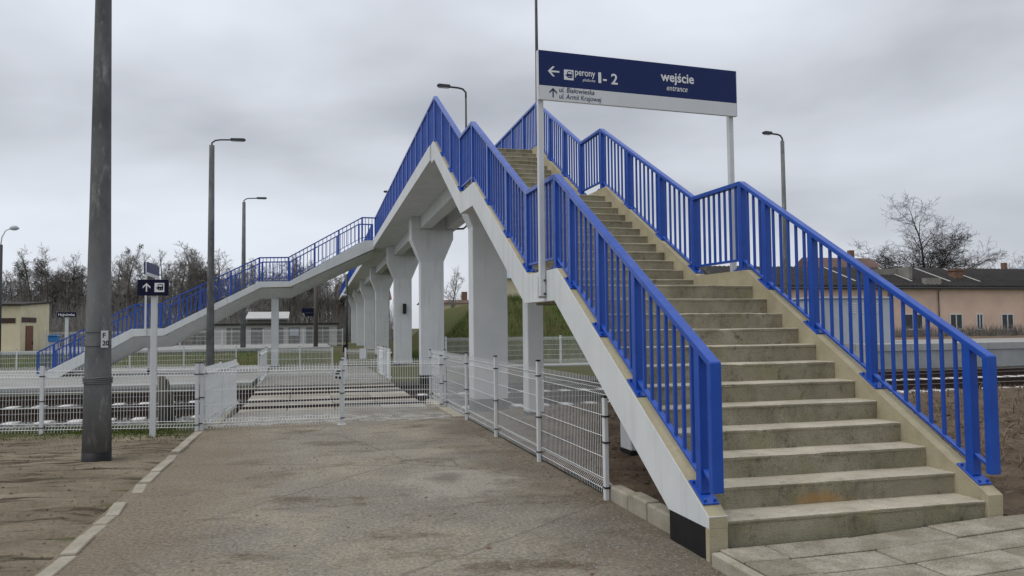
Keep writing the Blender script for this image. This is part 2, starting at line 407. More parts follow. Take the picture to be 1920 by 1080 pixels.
def fb(x, y, s, o=0): return noise.fractal(Vector((x*s+o, y*s-o, o)), 1., 2., 4)
def asphalt_z(x, y): return -.100+.008*fb(x, y, .6, 3)
struct('asphalt_path', grid_mesh(frange(-4.72, -.06, .12), frange(-14, 9.45, .15), asphalt_z), 'asphalt')
def dirt_z(x, y):
    z = -.098+.018*fb(x, y, .7, 9)+.012*fb(x, y, 3., 5)+.008*fb(x, y, 9., 2)+.030*max(0, fb(x*.45, y*3.2, 1.5, 12)-.12)*(1-smooth(5.2, 6.5, y))
    for y0, k, a in ((3.05, -.05, .045), (3.45, -.06, .03), (4.15, -.03, .040), (2.1, .04, .035), (1.5, .03, .03), (1.0, .02, .03), (5.1, .0, .02)):   # ruts
        d = (y-(y0+k*(x+6)+.05*math.sin(x*1.7+y0)))/.09; z += a*(-math.exp(-d*d)+.6*math.exp(-(abs(d)-1.6)**2))*smooth(-4.55, -5.0, x)
    return z-.022*smooth(-5.0, -4.7, x)
struct('dirt_yard', grid_mesh(frange(-13, -4.61, .07), frange(-3, 10.4, .05), dirt_z), 'dirt')
def soil_z(x, y):
    b = gz(x, y)+.03
    return b+.05*fb(x, y, .9, 4)+.035*fb(x, y, 3.1, 8)+.015*fb(x, y, 9, 1)
struct('soil', grid_mesh(frange(-.02, 17, .09), frange(-.02, 12.2, .07), lambda x, y: soil_z(x, y) if x > 2.36 or y > .62 else -.25), 'soil')

# ------------------------------------------------------------------ footbridge
T, R1, RR = .2987, .17, .155
W0, W1 = -.01, 2.25
Y_L1, Y_F2, Y_L2 = 11*T, 11*T+1.5, 11*T+1.5+11*T
Y_F3 = Y_L2+1.43; Y_D = Y_F3+11*T
Z_L1 = 12*R1; Z_L2 = Z_L1+12*RR+.009; Z_D = Z_L2+12*RR+.009
def dx(y): return .0148*max(0, y-12.6)
bridge = thing('footbridge', 'long white concrete railway footbridge with blue railings and beige stairs', 'footbridge', (1.1, 0, -.1))

def make_step(y0, y1, zt, rise, x0=W0, x1=W1, seed=0):
    nx = 56; mb = MB(); r = random.Random(seed)
    prof = [(y1+.03, zt-rise-.02), (y1+.03, zt), (y0+.012, zt), (y0+.002, zt-.005), (y0, zt-.014), (y0+.001, zt-.026), (y0+.006, zt-.036), (y0+.008, zt-rise-.02)]
    n = len(prof)
    for i in range(nx+1):
        x = x0+(x1-x0)*i/nx
        for k, (y, z) in enumerate(prof):
            j = 0 if k in (0, 7) else 1
            chip = .020*max(0, fb(x, zt*7, 4., seed)-.22) if k in (2, 3, 4, 5) else 0
            mb.v.append((x, y+chip+.003*fb(x, zt*3, 2.5, k)*j, z-.6*chip*j+(.004*fb(x, zt*9, 1.6, seed) if k in (1, 2, 3, 4) else 0)))
    for i in range(nx):
        for k in range(n):
            q = (k+1) % n
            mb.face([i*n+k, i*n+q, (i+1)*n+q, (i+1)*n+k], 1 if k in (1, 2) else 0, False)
    mb.face(list(range(n)), 0); mb.face([nx*n+k for k in range(n-1, -1, -1)], 0)
    return mb
k = 0
for i in range(36):
    if i < 12: y0 = i*T; zt = (i+1)*R1; rise = R1
    elif i < 24: y0 = Y_F2+(i-12)*T; zt = Z_L1+.009+(i-11)*RR; rise = RR
    else: y0 = Y_F3+(i-24)*T; zt = Z_L2+.009+(i-23)*RR; rise = RR
    if i in (11, 23, 35): y1 = y0+{11: 1.5, 23: 1.43, 35: .35}[i]-.03
    else: y1 = y0+T
    if i == 0: rise = R1+.12
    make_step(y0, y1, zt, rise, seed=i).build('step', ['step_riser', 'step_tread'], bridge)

TOP = [(-.03, .215), (3.42, 2.235), (4.68, 2.245), (8.07, 4.065), (9.28, 4.065), (12.5, 5.80), (12.82, 5.80)]
BOT = [(.62, .13), (3.53, 1.87), (4.84, 1.88), (8.16, 3.67), (9.28, 3.69), (12.4, 5.36), (12.82, 5.36)]
def stringer(xa, xb, outer_first):
    poly = [(-.03, .13)]+TOP+BOT[::-1]
    mb = MB(); n = len(poly)
    mb.v += [(xa, p, q) for p, q in poly]+[(xb, p, q) for p, q in poly]
    ca, cb = (0, 1) if outer_first else (1, 0)
    mb.face(list(range(n)), ca); mb.face(list(range(2*n-1, n-1, -1)), cb)
    for i in range(n):
        j = (i+1) % n; mb.face([i, n+i, n+j, j], 1 if i <= len(TOP)-1 else 0)
    o = mb.build('stringer', ['white_paint', 'concrete_beige'], bridge, bevel=.003 if outer_first else 0)
    b = MB(); b.box(xa+.004 if outer_first else xa, xb if outer_first else xb-.004, .025, .61, -.2, .129); b.build('tarred_base', 'black_tar', o)
    b = MB(); b.box(xa, xb, -.03, .024, -.2, .1285); b.build('stringer_foot', 'concrete_beige', o, bevel=.004)
stringer(-.16, W0-.001, True); stringer(W1+.001, 2.39, False)
# soffit slabs between the stringers
mb = MB(); sof = [(y, z+.012) for y, z in BOT]
mb.prism(sof+[(y, z+.05) for y, z in sof[::-1]], W0+.002, W1-.002, 'x'); mb.build('flight_soffit', 'white_paint', bridge)
for y0, zt in ((4.05, 1.95), (8.76, 3.76)):                       # slender columns below the landings
    c = MB(); c.box(.97, 1.27, y0, y0+.34, .02, zt); c = c.build('column', 'white_paint', bridge, bevel=.012)
    b = MB(); b.box(.966, 1.274, y0-.004, y0+.344, -.5, .021); b.build('tarred_base', 'black_tar', c)

DECK_END = 186
def dk(x, y, z): return (x+dx(y), y, z)
def slabs(y0, y1, x0, x1, z0, z1, mb):
    b = len(mb.v); mb.box(x0, x1, y0, y1, z0, z1)
    for i in range(b, b+8): mb.v[i] = dk(*mb.v[i])
    return mb
mb = MB(); slabs(12.83, DECK_END, -.20, 2.45, 5.42, 5.774, mb); mb.build('deck_slab', 'white_paint', bridge)
mb = MB(); slabs(12.88, DECK_END, W0+.02, W1-.02, 5.777, 5.786, mb); mb.build('deck_surface', 'concrete_beige', bridge)
PIERS = [12.75, 22.4, 32.4, 45.3, 58.5, 72, 85.5, 99, 112.5, 126, 139.5, 153, 166.5, 180]
for y0, y1 in zip(PIERS, PIERS[1:]+[DECK_END]):
    for xa, xb in ((.72, 1.08), (1.61, 1.97)):
        mb = MB(); slabs(y0+.03, y1-.03 if y1 < 186 else y1, xa-.0, xb, 5.0, 5.418, mb); mb.build('girder', 'white_paint', bridge)
for i, y in enumerate(PIERS):
    X = 1.275+dx(y)-dx(22.4); off = X-dx(y); th = .25; h = -.06
    sec = [(h, .405, .25), (3.87, .405, .25), (4.65, .73, .36), (4.99, .73, .36)]
    mb = MB()
    for z, w_, t_ in sec: mb.v += [(X-w_, y-t_, z), (X+w_, y-t_, z), (X+w_, y+t_, z), (X-w_, y+t_, z)]
    for k in range(3):
        for q in range(4): mb.face([k*4+q, k*4+(q+1) % 4, k*4+4+(q+1) % 4, k*4+4+q])
    mb.face([3, 2, 1, 0]); mb.face([12, 13, 14, 15])
    p = mb.build('pier', 'white_paint', bridge, bevel=.012)
    for k, (xa, xb) in enumerate(((X-.729, dx(y)+.712), (dx(y)+1.09, dx(y)+1.602), (dx(y)+1.978, X+.729))):
        b = MB(); b.box(xa, xb, y-.357, y+.357, 4.985, 5.417); b.build('girder_stop', 'white_paint', p, bevel=.01)
    b = MB(); b.box(X-.41, X+.41, y-th-.005, y+th+.005, -.9, h+.001); b.build('tarred_base', 'black_tar', p)

# railings ---------------------------------------------------------
def baluster_mesh(h, w=.028):
    mb = MB(); mb.box(-w/2, w/2, -w/2, w/2, 0, h); return mb.mesh('baluster', 'blue_paint', .003)
def post_mesh(h, w=.08):
    mb = MB(); mb.box(-w/2, w/2, -w/2, w/2, 0, h); return mb.mesh('post', 'blue_paint', .006, 2)
def plate_mesh(slope, axis='y'):
    """flat base plate with two bolts either side of the post, tilted with the stringer"""
    mb = MB(); mb.box(-.065, .065, -.13, .13, 0, .014)
    for sx in (-.04, .04):
        for sy_ in (-.10, .10): mb.tube([(sx, sy_, .013), (sx, sy_, .034)], .012, 6, smooth=False)
    me = mb.mesh('base_plate', 'blue_paint', .002)
    me.transform(Matrix.Rotation(math.atan(slope), 4, 'X'))
    if axis == 'x': me.transform(Matrix.Rotation(math.pi/2, 4, 'Z'))
    return me
def sweep(path, w, h, to):
    """box section following (s,z) path; z is its top"""
    mb = MB()
    for s, z in path:
        for a, b in ((-w/2, z), (w/2, z), (w/2, z-h), (-w/2, z-h)): mb.v.append(to(a, s, b))
    for i in range(len(path)-1):
        for k in range(4): mb.face([i*4+k, i*4+(k+1) % 4, (i+1)*4+(k+1) % 4, (i+1)*4+k])
    mb.face([3, 2, 1, 0]); n = 4*(len(path)-1); mb.face([n, n+1, n+2, n+3]); return mb
BAL_LEFT = [300]
def railing(to, top, base, posts, parent, spacing=.145, end_down=False, axis='y', plates=True, detail=True, bal=True, limit=1e9, back=False, joined=False):
    """top: (s,z) handrail line, base: (s,z) stringer line, to(a,s,z)->world"""
    hr = sweep(top, .085, .055, to).build('handrail', 'blue_paint', parent, bevel=.006 if detail else 0, seg=2)
    off = .13
    br_path = [(max(s, posts[0]) if i == 0 else s, lerp_path(top, max(s, posts[0]) if i == 0 else s)-.965+.0) for i, (s, z) in enumerate(top)]
    br = sweep(br_path, .045, .03, to).build('bottom_rail', 'blue_paint', hr, bevel=.003 if detail else 0)
    if end_down:
        s0, z0 = top[0]
        mb = MB(); mb.v += [to(a, s, z) for z in (z0-.93, z0-.004) for s in (s0-.004, s0+.055) for a in (-.0445, .0445)]
        for q in ((0, 2, 3, 1), (4, 5, 7, 6), (0, 1, 5, 4), (2, 6, 7, 3), (0, 4, 6, 2), (1, 3, 7, 5)): mb.face(list(q))
        mb.build('end_bar', 'blue_paint', hr, bevel=.006, seg=2)
        sweep([(s0+.03, z0-.87), (posts[0], z0-.87+.55*(posts[0]-s0-.03))], .04, .03, to).build('end_link', 'blue_paint', hr, bevel=.003)
    stuff = MB()
    for i, p in enumerate(posts):
        zt = lerp_path(top, p)-.03; zb = lerp_path(base, p)
        h = round(zt-zb, 2); key = ('post', h)
        if key not in CACHE: CACHE[key] = post_mesh(h)
        if i == 0 and joined: pass
        elif p < limit: link('post', CACHE[key], hr, to(0, p, zt-h))
        else: bx_at(stuff, to(0, p, zt-h), .04, h)
        if plates and p < limit and not (i == 0 and joined):
            sl = round((lerp_path(base, p+.1)-lerp_path(base, p-.1))/.2, 2); kk = ('plate', sl, axis, back)
            if kk not in CACHE: CACHE[kk] = plate_mesh(-sl if back else sl, axis)
            link('base_plate', CACHE[kk], hr, to(0, p, zb+.002))
        if bal and i < len(posts)-1:
            q = posts[i+1]; n = max(1, int(round((q-p)/spacing))-1)
            for j in range(n):
                s = p+(q-p)*(j+1)/(n+1); z1 = lerp_path(top, s)-.04; zb2 = lerp_path(br_path, s)-.02
                if s < limit and BAL_LEFT[0] > 0:
                    BAL_LEFT[0] -= 1; key = ('bal', round(z1-zb2, 2))
                    if key not in CACHE: CACHE[key] = baluster_mesh(key[1])
                    link('baluster', CACHE[key], hr, to(0, s, zb2))
                else: bx_at(stuff, to(0, s, zb2), .014, z1-zb2)
    if stuff.v: stuff.build('baluster_row', 'blue_paint', hr, kind='stuff')
    return hr
def bx_at(mb, p, w, h): mb.box(p[0]-w, p[0]+w, p[1]-w, p[1]+w, p[2], p[2]+h)
CACHE = {}
RT = [(-.04, 1.305), (3.60, 3.355), (4.86, 3.365), (8.39, 5.205), (9.52, 5.205), (12.6, 6.87)]
RB = [(-.03, .215), (3.42, 2.235), (4.68, 2.245), (8.07, 4.065), (9.28, 4.065), (12.5, 5.80), (400, 5.80)]
POSTS = [.18, 1.34, 2.21, 3.08, 3.61, 4.86, 5.92, 7.15, 8.38, 9.52, 10.55, 11.55, 12.6]
ST2 = (33.0, 35.35)
for xr in (-.085, 2.325):
    railing(lambda a, s, z, xr=xr: (xr+a, s, z), RT, RB, POSTS, bridge, end_down=True)
dkm = lambda xr: (lambda a, s, z: (xr+a+dx(s), s, z))
def posts_between(a, b, st): return frange(a, b, st)
railing(dkm(-.085), [(12.6, 6.87), (32.9, 6.87)], [(0, 5.8), (400, 5.8)], posts_between(12.6, 32.9, 1.2), bridge, limit=27, joined=True)
railing(dkm(-.085), [(35.4, 6.87), (DECK_END, 6.87)], [(0, 5.8), (400, 5.8)], posts_between(35.4, DECK_END, 1.2), bridge, limit=0, detail=False, plates=False)
railing(dkm(2.325), [(12.6, 6.87), (DECK_END, 6.87)], [(0, 5.8), (400, 5.8)], posts_between(12.6, DECK_END, 1.2), bridge, limit=19, plates=False, joined=True)

# stair down to the low platform ------------------------------------
PT = [(-.32, 5.77), (.35, 5.74), (3.73, 3.79), (5.06, 3.77), (9.09, 1.67), (10.43, 1.66), (14.0, -.26)]
def st2_z(u): return lerp_path(PT, u)
poly = [(-u, z) for u, z in PT]+[(-14.05, -.52), (-13.5, -.52), (-10.33, 1.33), (-9.13, 1.34), (-5.0, 3.50), (-3.70, 3.54), (.15, 5.36)]
for ya in (32.86, 35.32):
    mb = MB(); mb.prism(poly, ya, ya+.14, 'y'); mb.build('stringer', 'white_paint', bridge, bevel=.01)
gp = [(.1, 5.2), (-3.70, 3.44), (-5.0, 3.40), (-9.13, 1.24), (-10.33, 1.23), (-12.9, -.2), (-12.5, -.45), (-10.2, .80), (-9.0, .84), (-5.1, 3.04), (-3.7, 3.08), (.1, 4.95)]
top_ = [(p, q+.09) for p, q in gp[:6]]; low = gp[6:][::-1]
mb = MB()
for (p, q), (p2, q2) in zip(top_, low): mb.v += [(p, 33.0, q), (p2, 33.75, q2), (p2, 34.75, q2), (p, 35.32, q)]
for i in range(5):
    for k in range(3): mb.face([i*4+k, i*4+k+1, i*4+k+5, i*4+k+4])
    mb.face([i*4+3, i*4, i*4+4, i*4+7])
mb.face([0, 1, 2, 3]); mb.face([23, 22, 21, 20]); mb.build('stair_girder', 'white_paint', bridge)
stp = {}
for u0, u1 in ((.45, 3.7), (5.1, 9.05), (10.45, 13.95)):
    for i in range(12):
        u = u0+(u1-u0)*i/12
        if 's' not in stp:
            s_ = MB(); s_.box(-.34, 0, 33.0, 35.32, -.09, 0); stp['s'] = s_.mesh('step', 'concrete_beige', .008)
        link('step', stp['s'], bridge, (-u, 0, lerp_path(PT, u)-.19))
for u0, u1, z in ((3.6, 5.2, 3.58), (8.98, 10.55, 1.46), (-.4, .5, 5.56)):
    mb = MB(); mb.box(-u1, -u0, 33.001, 35.319, z-.1, z); mb.build('landing_slab', 'concrete_beige', bridge)
for xa, zt in ((-4.58, 3.06), (-9.95, .83)):
    c = MB(); c.box(xa, xa+.33, 33.9, 34.4, -.15, zt); c = c.build('column', 'white_paint', bridge, bevel=.012)
    b = MB(); b.box(xa-.004, xa+.334, 33.896, 34.404, -.8, -.149); b.build('tarred_base', 'black_tar', c)
R2T = [(-.26, 6.87), (.42, 6.87), (3.78, 4.93), (5.07, 4.90), (9.25, 2.79), (10.28, 2.77), (14.15, .71)]
P2 = [-.2, .42, 1.5, 2.6, 3.78, 5.07, 6.3, 7.6, 8.5, 9.25, 10.28, 11.5, 12.7, 13.5, 14.1]
for yr in (32.93, 35.39):
    railing(lambda a, s, z, yr=yr: (-s, yr+a, z), R2T, PT, P2, bridge, limit=0, plates=False, detail=False, spacing=.17)
# dark cable conduit and lamp box on the piers
mb = MB(); mb.tube([(2.02, 22.1, 5.02), (2.35, 21.95, 5.02), (2.46, 21.9, 5.12), (2.47, 21.9, 5.4)], .035, 8); mb.build('conduit', 'steel_dark', bridge)
mb = MB(); mb.box(1.40, 1.56, 32.02, 32.15, 2.25, 2.72); mb.build('lamp_box', 'black_plastic', bridge, bevel=.02)
# ------------------------------------------------------------------ big direction sign over the first landing
SG = thing('direction_sign', 'navy and white entrance and platforms board on two posts over the stair', 'sign', (-.205, 3.86, 1.9))
YS = 3.86
for x, zb in ((-.205, 1.93), (2.455, 1.93)):
    mb = MB(); mb.box(x-.034, x+.034, YS-.03, YS+.03, zb, 4.90); p = mb.build('post', 'post_white', SG, bevel=.004)
    s_ = -1 if x < 0 else 1
    mb = MB(); mb.box(x-.045, x+.045, YS+.031, YS+.05, zb-.02, zb+.25); mb.build('bracket', 'post_white', p, bevel=.003)
    for zz in (zb+.03, zb+.19):
        mb = MB(); mb.tube([(x+.02, YS-.045, zz), (x+.02, YS-.02, zz)], .014, 6, smooth=False); mb.build('bolt', 'steel_dark', p)
PX0, PX1, PZ0, PZ1 = -.245, 2.515, 4.285, 4.885
mb = MB(); mb.box(PX0, PX1, YS-.075, YS-.032, PZ0+.175, PZ1); pan = mb.build('panel', 'sign_blue', SG, bevel=.003)
mb = MB(); mb.box(PX0, PX1, YS-.075, YS-.032, PZ0, PZ0+.174); mb.build('lower_panel', 'sign_white', SG, bevel=.003)
mb = MB(); mb.box(PX0-.004, PX0+.0, YS-.078, YS-.03, PZ0, PZ1); mb.build('edge_trim', 'post_white', SG)
mb = MB(); mb.box(PX1, PX1+.004, YS-.078, YS-.03, PZ0, PZ1); mb.build('edge_trim', 'post_white', SG)
def ux(f): return PX0+f*(PX1-PX0)
yf = YS-.0765
def arrow(parent, cx, cz, s, direction, mat, y):
    """thick arrow with an open head, pointing left or up"""
    def place(p): return (cx+p[0]*s, y, cz+p[1]*s) if direction == 'up' else (cx-p[1]*s, y, cz+p[0]*s)
    shapes = [[(-.07, -.5), (.07, -.5), (.07, .42), (-.07, .42)], [(0, .52), (-.42, .10), (-.42, -.10), (0, .30)], [(0, .52), (0, .30), (.42, -.10), (.42, .10)]]
    mb = MB()
    for k, sh in enumerate(shapes):
        b = len(mb.v); mb.v += [(place(p)[0], y-.0005*k, place(p)[2]) for p in sh]; mb.face([b, b+1, b+2, b+3])
        b2 = len(mb.v); mb.v += [(place(p)[0], y+.002, place(p)[2]) for p in sh]
        for i in range(4): mb.face([b+i, b+(i+1) % 4, b2+(i+1) % 4, b2+i])
    mb.build('arrow', mat, parent)
def train_icon(parent, cx, cz, s, y, dark, light):
    mb = MB(); mb.box(cx-s/2, cx+s/2, y-.0015, y+.002, cz-s/2, cz+s/2); sq = mb.build('pictogram', light, parent)
    P = lambda pts: [(cx+a*s, cz+b*s) for a, b in pts]
    mb = MB(); mb.prism(P([(-.40, -.02), (-.20, .02), (-.18, .26), (-.08, .36), (.28, .36), (.38, .26), (.38, -.24), (.28, -.30), (-.10, -.30), (-.18, -.18)]), y-.003, y-.0016, 'y')
    mb.build('train_shape', dark, sq)
    mb = MB()
    mb.prism(P([(-.10, .10), (-.08, .26), (.28, .26), (.30, .10)]), y-.0042, y-.0031, 'y')
    for a in (.02, .24): mb.prism(P([(a-.05, -.16), (a, -.21), (a+.05, -.16), (a, -.11)]), y-.0042, y-.0031, 'y')
    mb.build('train_window', light, sq)
zc = PZ0+.175+(PZ1-PZ0-.175)*.36
arrow(pan, ux(.070), zc+.025, .145, 'left', 'lettering_white', yf)
train_icon(pan, ux(.141), zc, .125, yf, 'sign_blue', 'lettering_white')
PW = PX1-PX0
text('perony', .122, 'lettering_white', pan, (ux(.171), yf, zc+.005), FACE_CAM, bold=.001, width=.097*PW)
text('platforms', .050, 'lettering_white', pan, (ux(.207), yf, zc-.060), FACE_CAM, shear=.25, width=.061*PW)
text('1', .185, 'lettering_white', pan, (ux(.283), yf, zc-.060), FACE_CAM, bold=.003, width=.014*PW)
text('-', .185, 'lettering_white', pan, (ux(.306), yf, zc-.060), FACE_CAM, bold=.003, width=.018*PW)
text('2', .185, 'lettering_white', pan, (ux(.346), yf, zc-.060), FACE_CAM, bold=.003, width=.032*PW)
text('wejscie', .170, 'lettering_white', pan, (ux(.597), yf, zc+.045), FACE_CAM, bold=.003, width=.173*PW, marks=[(3, 'acute')])
text('entrance', .105, 'lettering_white', pan, (ux(.627), yf, zc-.072), FACE_CAM, shear=.25, width=.108*PW)
zl = PZ0+.10
arrow(pan, ux(.066), zl-.008, .115, 'up', 'lettering_navy', yf)
text('ul. Bialowieska', .086, 'lettering_navy', pan, (ux(.095), yf, zl+.010), FACE_CAM, shear=.2, width=.168*PW, marks=[(7, 'stroke')])
text('ul. Armii Krajowej', .086, 'lettering_navy', pan, (ux(.095), yf, zl-.070), FACE_CAM, shear=.2, width=.201*PW)
SG.rotation_euler = (0, 0, math.radians(4.3))
# ------------------------------------------------------------------ foot of the stair: paving and kerbs
pav = struct('paving', grid_mesh(frange(-.1, 6, .5), frange(-7, -.035, .5), lambda x, y: -.05+.02*smooth(0, 2.4, x)), 'dirt')
r = random.Random(3)
pz = lambda x: -.008+.070*smooth(.6, 2.6, x)
rows = [(-.37, -.045), (-.70, -.38), (-1.05, -.71), (-1.40, -1.06), (-1.75, -1.41), (-2.1, -1.76), (-2.45, -2.11), (-2.8, -2.46), (-3.15, -2.81)]
for j, (ya, yb) in enumerate(rows):
    x = -.10 if j % 2 else .22
    if j % 2 == 0: spans = [(-.10, .27)]
    else: spans = []
    xs_ = [.27+.69*i for i in range(9)] if j % 2 == 0 else [-.10, .245, .92, 1.60, 2.28, 2.96, 3.64, 4.3, 5.0]
    xs_ = ([-.10] if j % 2 == 0 else [])+xs_
    for a, b in zip(xs_, xs_[1:]):
        if b > 6: continue
        mb = MB(); g = .006; mb.box(a+g, b-g, ya+g, yb-g, -.06, 0)
        mb.v = [(x, y, z if z < -.03 else pz(x)+z) for x, y, z in mb.v]
        cx, cyy = (a+b)/2, (ya+yb)/2
        o = mb.build('paving_slab', 'paving', pav, bevel=.006)
        o.rotation_euler = (r.uniform(-.004, .004), 0, 0); o.location = (0, 0, r.uniform(-.004, .004))
mb = MB(); 
for j, (a, b) in enumerate([(-.10, -.86), (-.88, -1.7), (-1.72, -2.6), (-2.62, -3.5)]):
    mb = MB(); mb.box(-.185, -.108, b, a, -.2, -.010-.004*j); mb.build('edging_stone', 'concrete_kerb', pav, bevel=.012, seg=2)
kerb = thing('kerb', 'worn low concrete kerb beside the white stair stringer', 'kerb', (-.02, 1.4, -.1))
for a, b, z in ((.66, 1.20, .050), (1.215, 1.62, .060), (1.635, 2.10, .035)):
    mb = MB(); mb.box(-.09, .05, a, b, -.2, z); mb.build('kerb_stone', 'concrete_kerb', kerb, bevel=.018, seg=2)
ek = thing('edging', 'broken flush concrete edging between asphalt path and sandy yard', 'kerb', (-4.62, 5, -.1))
for a, b, dz, rz in ((7.95, 8.75, .02, .0), (7.20, 7.90, .03, .01), (6.45, 7.15, .035, -.012), (5.80, 6.25, .02, .02), (5.0, 5.78, .03, -.01), (4.35, 4.95, .025, .015), (3.80, 4.28, .004, .03), (3.40, 3.72, -.002, 0), (2.72, 3.25, .018, .02), (2.42, 2.70, .012, -.02), (2.05, 2.38, .002, .0), (1.45, 2.0, .016, .01), (.8, 1.42, .018, -.008), (.1, .75, .01, .0), (-.9, .05, .014, .0)):
    dz = dz*1.1-.003+rnd.uniform(-.012, .006); rz += rnd.uniform(-.02, .02); mb = MB(); mb.box(-.06, .06, -(b-a)/2, (b-a)/2, -.1, 0)
    mb.build('edging_stone', 'concrete_kerb', ek, bevel=.014, seg=2).location = (-4.63, (a+b)/2, -.092+dz); bpy.data.objects[-1] if False else None
    COL.objects[-1].rotation_euler = (rz*.4, 0, rz*2)

# ------------------------------------------------------------------ fences of welded mesh
def panel_mesh(Lp, H, name='mesh_panel', sp_=.05, rw=.0043, n=4):
    """welded panel along +X from 0..Lp, standing 0..H, folded near top and bottom"""
    mb = MB()
    prof = [(0, 0), (0, .05), (-.045, .10), (0, .15), (0, H-.16), (-.045, H-.11), (0, H-.06), (0, H)]
    k = int(Lp/sp_); x0 = (Lp-k*sp_)/2
    for i in range(k+1): mb.tube([(x0+i*sp_, y, z) for y, z in prof], rw, n, smooth=False, caps=False)
    zs_ = [.05, .15, H-.16, H-.06]; m_ = max(2, int((H-.31)/.2))
    zs_ += [.15+(H-.31)*i/m_ for i in range(1, m_)]
    for z in zs_: mb.tube([(0, .006, z), (Lp, .006, z)], rw*1.25, n, smooth=False, caps=False)
    for z in (.10, H-.11): mb.tube([(0, -.045, z), (Lp, -.045, z)], rw*1.25, n, smooth=False, caps=False)
    return mb.mesh(name, 'fence_coat')
def fpost(h, w=.06):
    key = ('fp', round(h, 2), w)
    if key not in CACHE:
        mb = MB(); mb.box(-w/2, w/2, -w*.35, w*.35, 0, h); CACHE[key] = mb.mesh('fence_post', 'post_white', .004)
    return CACHE[key]
def fcap(w=.06):
    if ('fc', w) not in CACHE:
        mb = MB(); mb.box(-w/2-.004, w/2+.004, -w*.35-.004, w*.35+.004, 0, .018); CACHE[('fc', w)] = mb.mesh('cap', 'black_plastic', .004)
    return CACHE[('fc', w)]
def clamp():
    if 'cl' not in CACHE:
        mb = MB(); mb.box(-.036, .036, -.032, .026, -.008, .008); mb.tube([(.03, -.02, 0), (.058, -.02, 0)], .007, 6, smooth=False); CACHE['cl'] = mb.mesh('clamp', 'black_plastic')
    return CACHE['cl']
def fence(label, pts, zb, H=1.06, post_h=None, w=.06, group=None, skip=(), zb2=None, clamps=True, name='mesh_fence', sp_=.05, rw=.0043):
    """posts at pts (x,y); panels between"""
    f = thing(name, label, 'fence', (pts[0][0], pts[0][1], zb), group)
    for i, p in enumerate(pts):
        h = (post_h[i] if post_h else H+.07)
        ang = math.atan2(pts[min(i+1, len(pts)-1)][1]-pts[max(i-1, 0)][1], pts[min(i+1, len(pts)-1)][0]-pts[max(i-1, 0)][0])
        z0 = zb if zb2 is None else zb+(zb2-zb)*i/(len(pts)-1)
        po = link('fence_post', fpost(h+.1, w), f, (p[0], p[1], z0-.1), Euler((0, 0, ang)))
        link('cap', fcap(w), po, (p[0], p[1], z0+h), Euler((0, 0, ang)))
        if clamps:
            for z in (.12, .55, h-.18): link('clamp', clamp(), po, (p[0], p[1], z0+z), Euler((0, 0, ang)))
        if i < len(pts)-1 and i not in skip:
            q = pts[i+1]; Lp = math.hypot(q[0]-p[0], q[1]-p[1]); a2 = math.atan2(q[1]-p[1], q[0]-p[0])
            key = ('pan', round(Lp-.05, 2), H, sp_, rw)
            if key not in CACHE: CACHE[key] = panel_mesh(Lp-.05, H, sp_=sp_, rw=rw)
            ux_, uy_ = math.cos(a2), math.sin(a2)
            nx_, ny_ = -uy_, ux_
            link('mesh_panel', CACHE[key], f, (p[0]+ux_*.025-nx_*.035, p[1]+uy_*.025-ny_*.035, z0+.03), Euler((0, 0, a2)))
    return f
fence('white mesh fence running along the asphalt path beside the stair', [(-.12, 2.07), (-.12, 4.37), (-.12, 6.70), (-.12, 9.03), (-.12, 11.36), (-.12, 13.45)], -.1, 1.13, [.98, 1.24, 1.22, 1.2, 1.2, 1.15], rw=.0027)
fence('white mesh fence between the sandy yard and the tracks', [(-4.69, 9.0), (-7.13, 9.42), (-9.6, 9.85), (-12.1, 10.3)], -.12, 1.07)
fence('white mesh barrier closing the near end of the path, on a footed post', [(-4.62, 9.02), (-2.33, 9.06)], -.1, 1.05, clamps=True)
mb = MB(); mb.box(-2.40, -2.26, 8.98, 9.14, -.1, -.085)
o = mb.build('foot_plate', 'post_white', bpy.data.objects.get('mesh_fence.002'), bevel=.003)
fence('white mesh side panel along the left edge of the crossing', [(-4.62, 9.15), (-4.55, 11.2), (-4.45, 13.3)], -.13, 1.05, zb2=-.18)
fence('white mesh barrier standing back on the right of the path', [(-2.2, 11.75), (-.2, 11.35)], -.14, 1.05)
fence('white mesh side panel beyond the far track on the left', [(-4.45, 21.8), (-4.45, 24.0), (-4.45, 26.2)], -.22, 1.05, clamps=False)
fence('white mesh barrier across the path beyond the far track', [(-4.4, 25.9), (-3.2, 25.9), (-2.0, 25.9)], -.22, 1.05, clamps=False)
fence('white mesh barrier with notice plates by the far piers', [(-1.6, 23.9), (-.2, 23.6)], -.22, 1.05, clamps=False)
fence('white mesh fence along the right side beyond the tracks', [(-.2, 22.2), (-.2, 24.6), (-.2, 27.0)], -.22, 1.05, clamps=False)
fence('long mesh fence in front of the grassy embankment', [(2.9+2.62*i, 29.+.02*i) for i in range(9)], -.08, 1.2, w=.09, clamps=True)
fence('mesh fence on the low platform in front of the grass', [(-30+2.6*i, 39.5) for i in range(10)], -.38, 1.0, clamps=False, sp_=.08)
fence('mesh fence behind the far raised platform', [(-24+2.6*i, 50.5) for i in range(10)], .45, 1.1, clamps=False, sp_=.08)
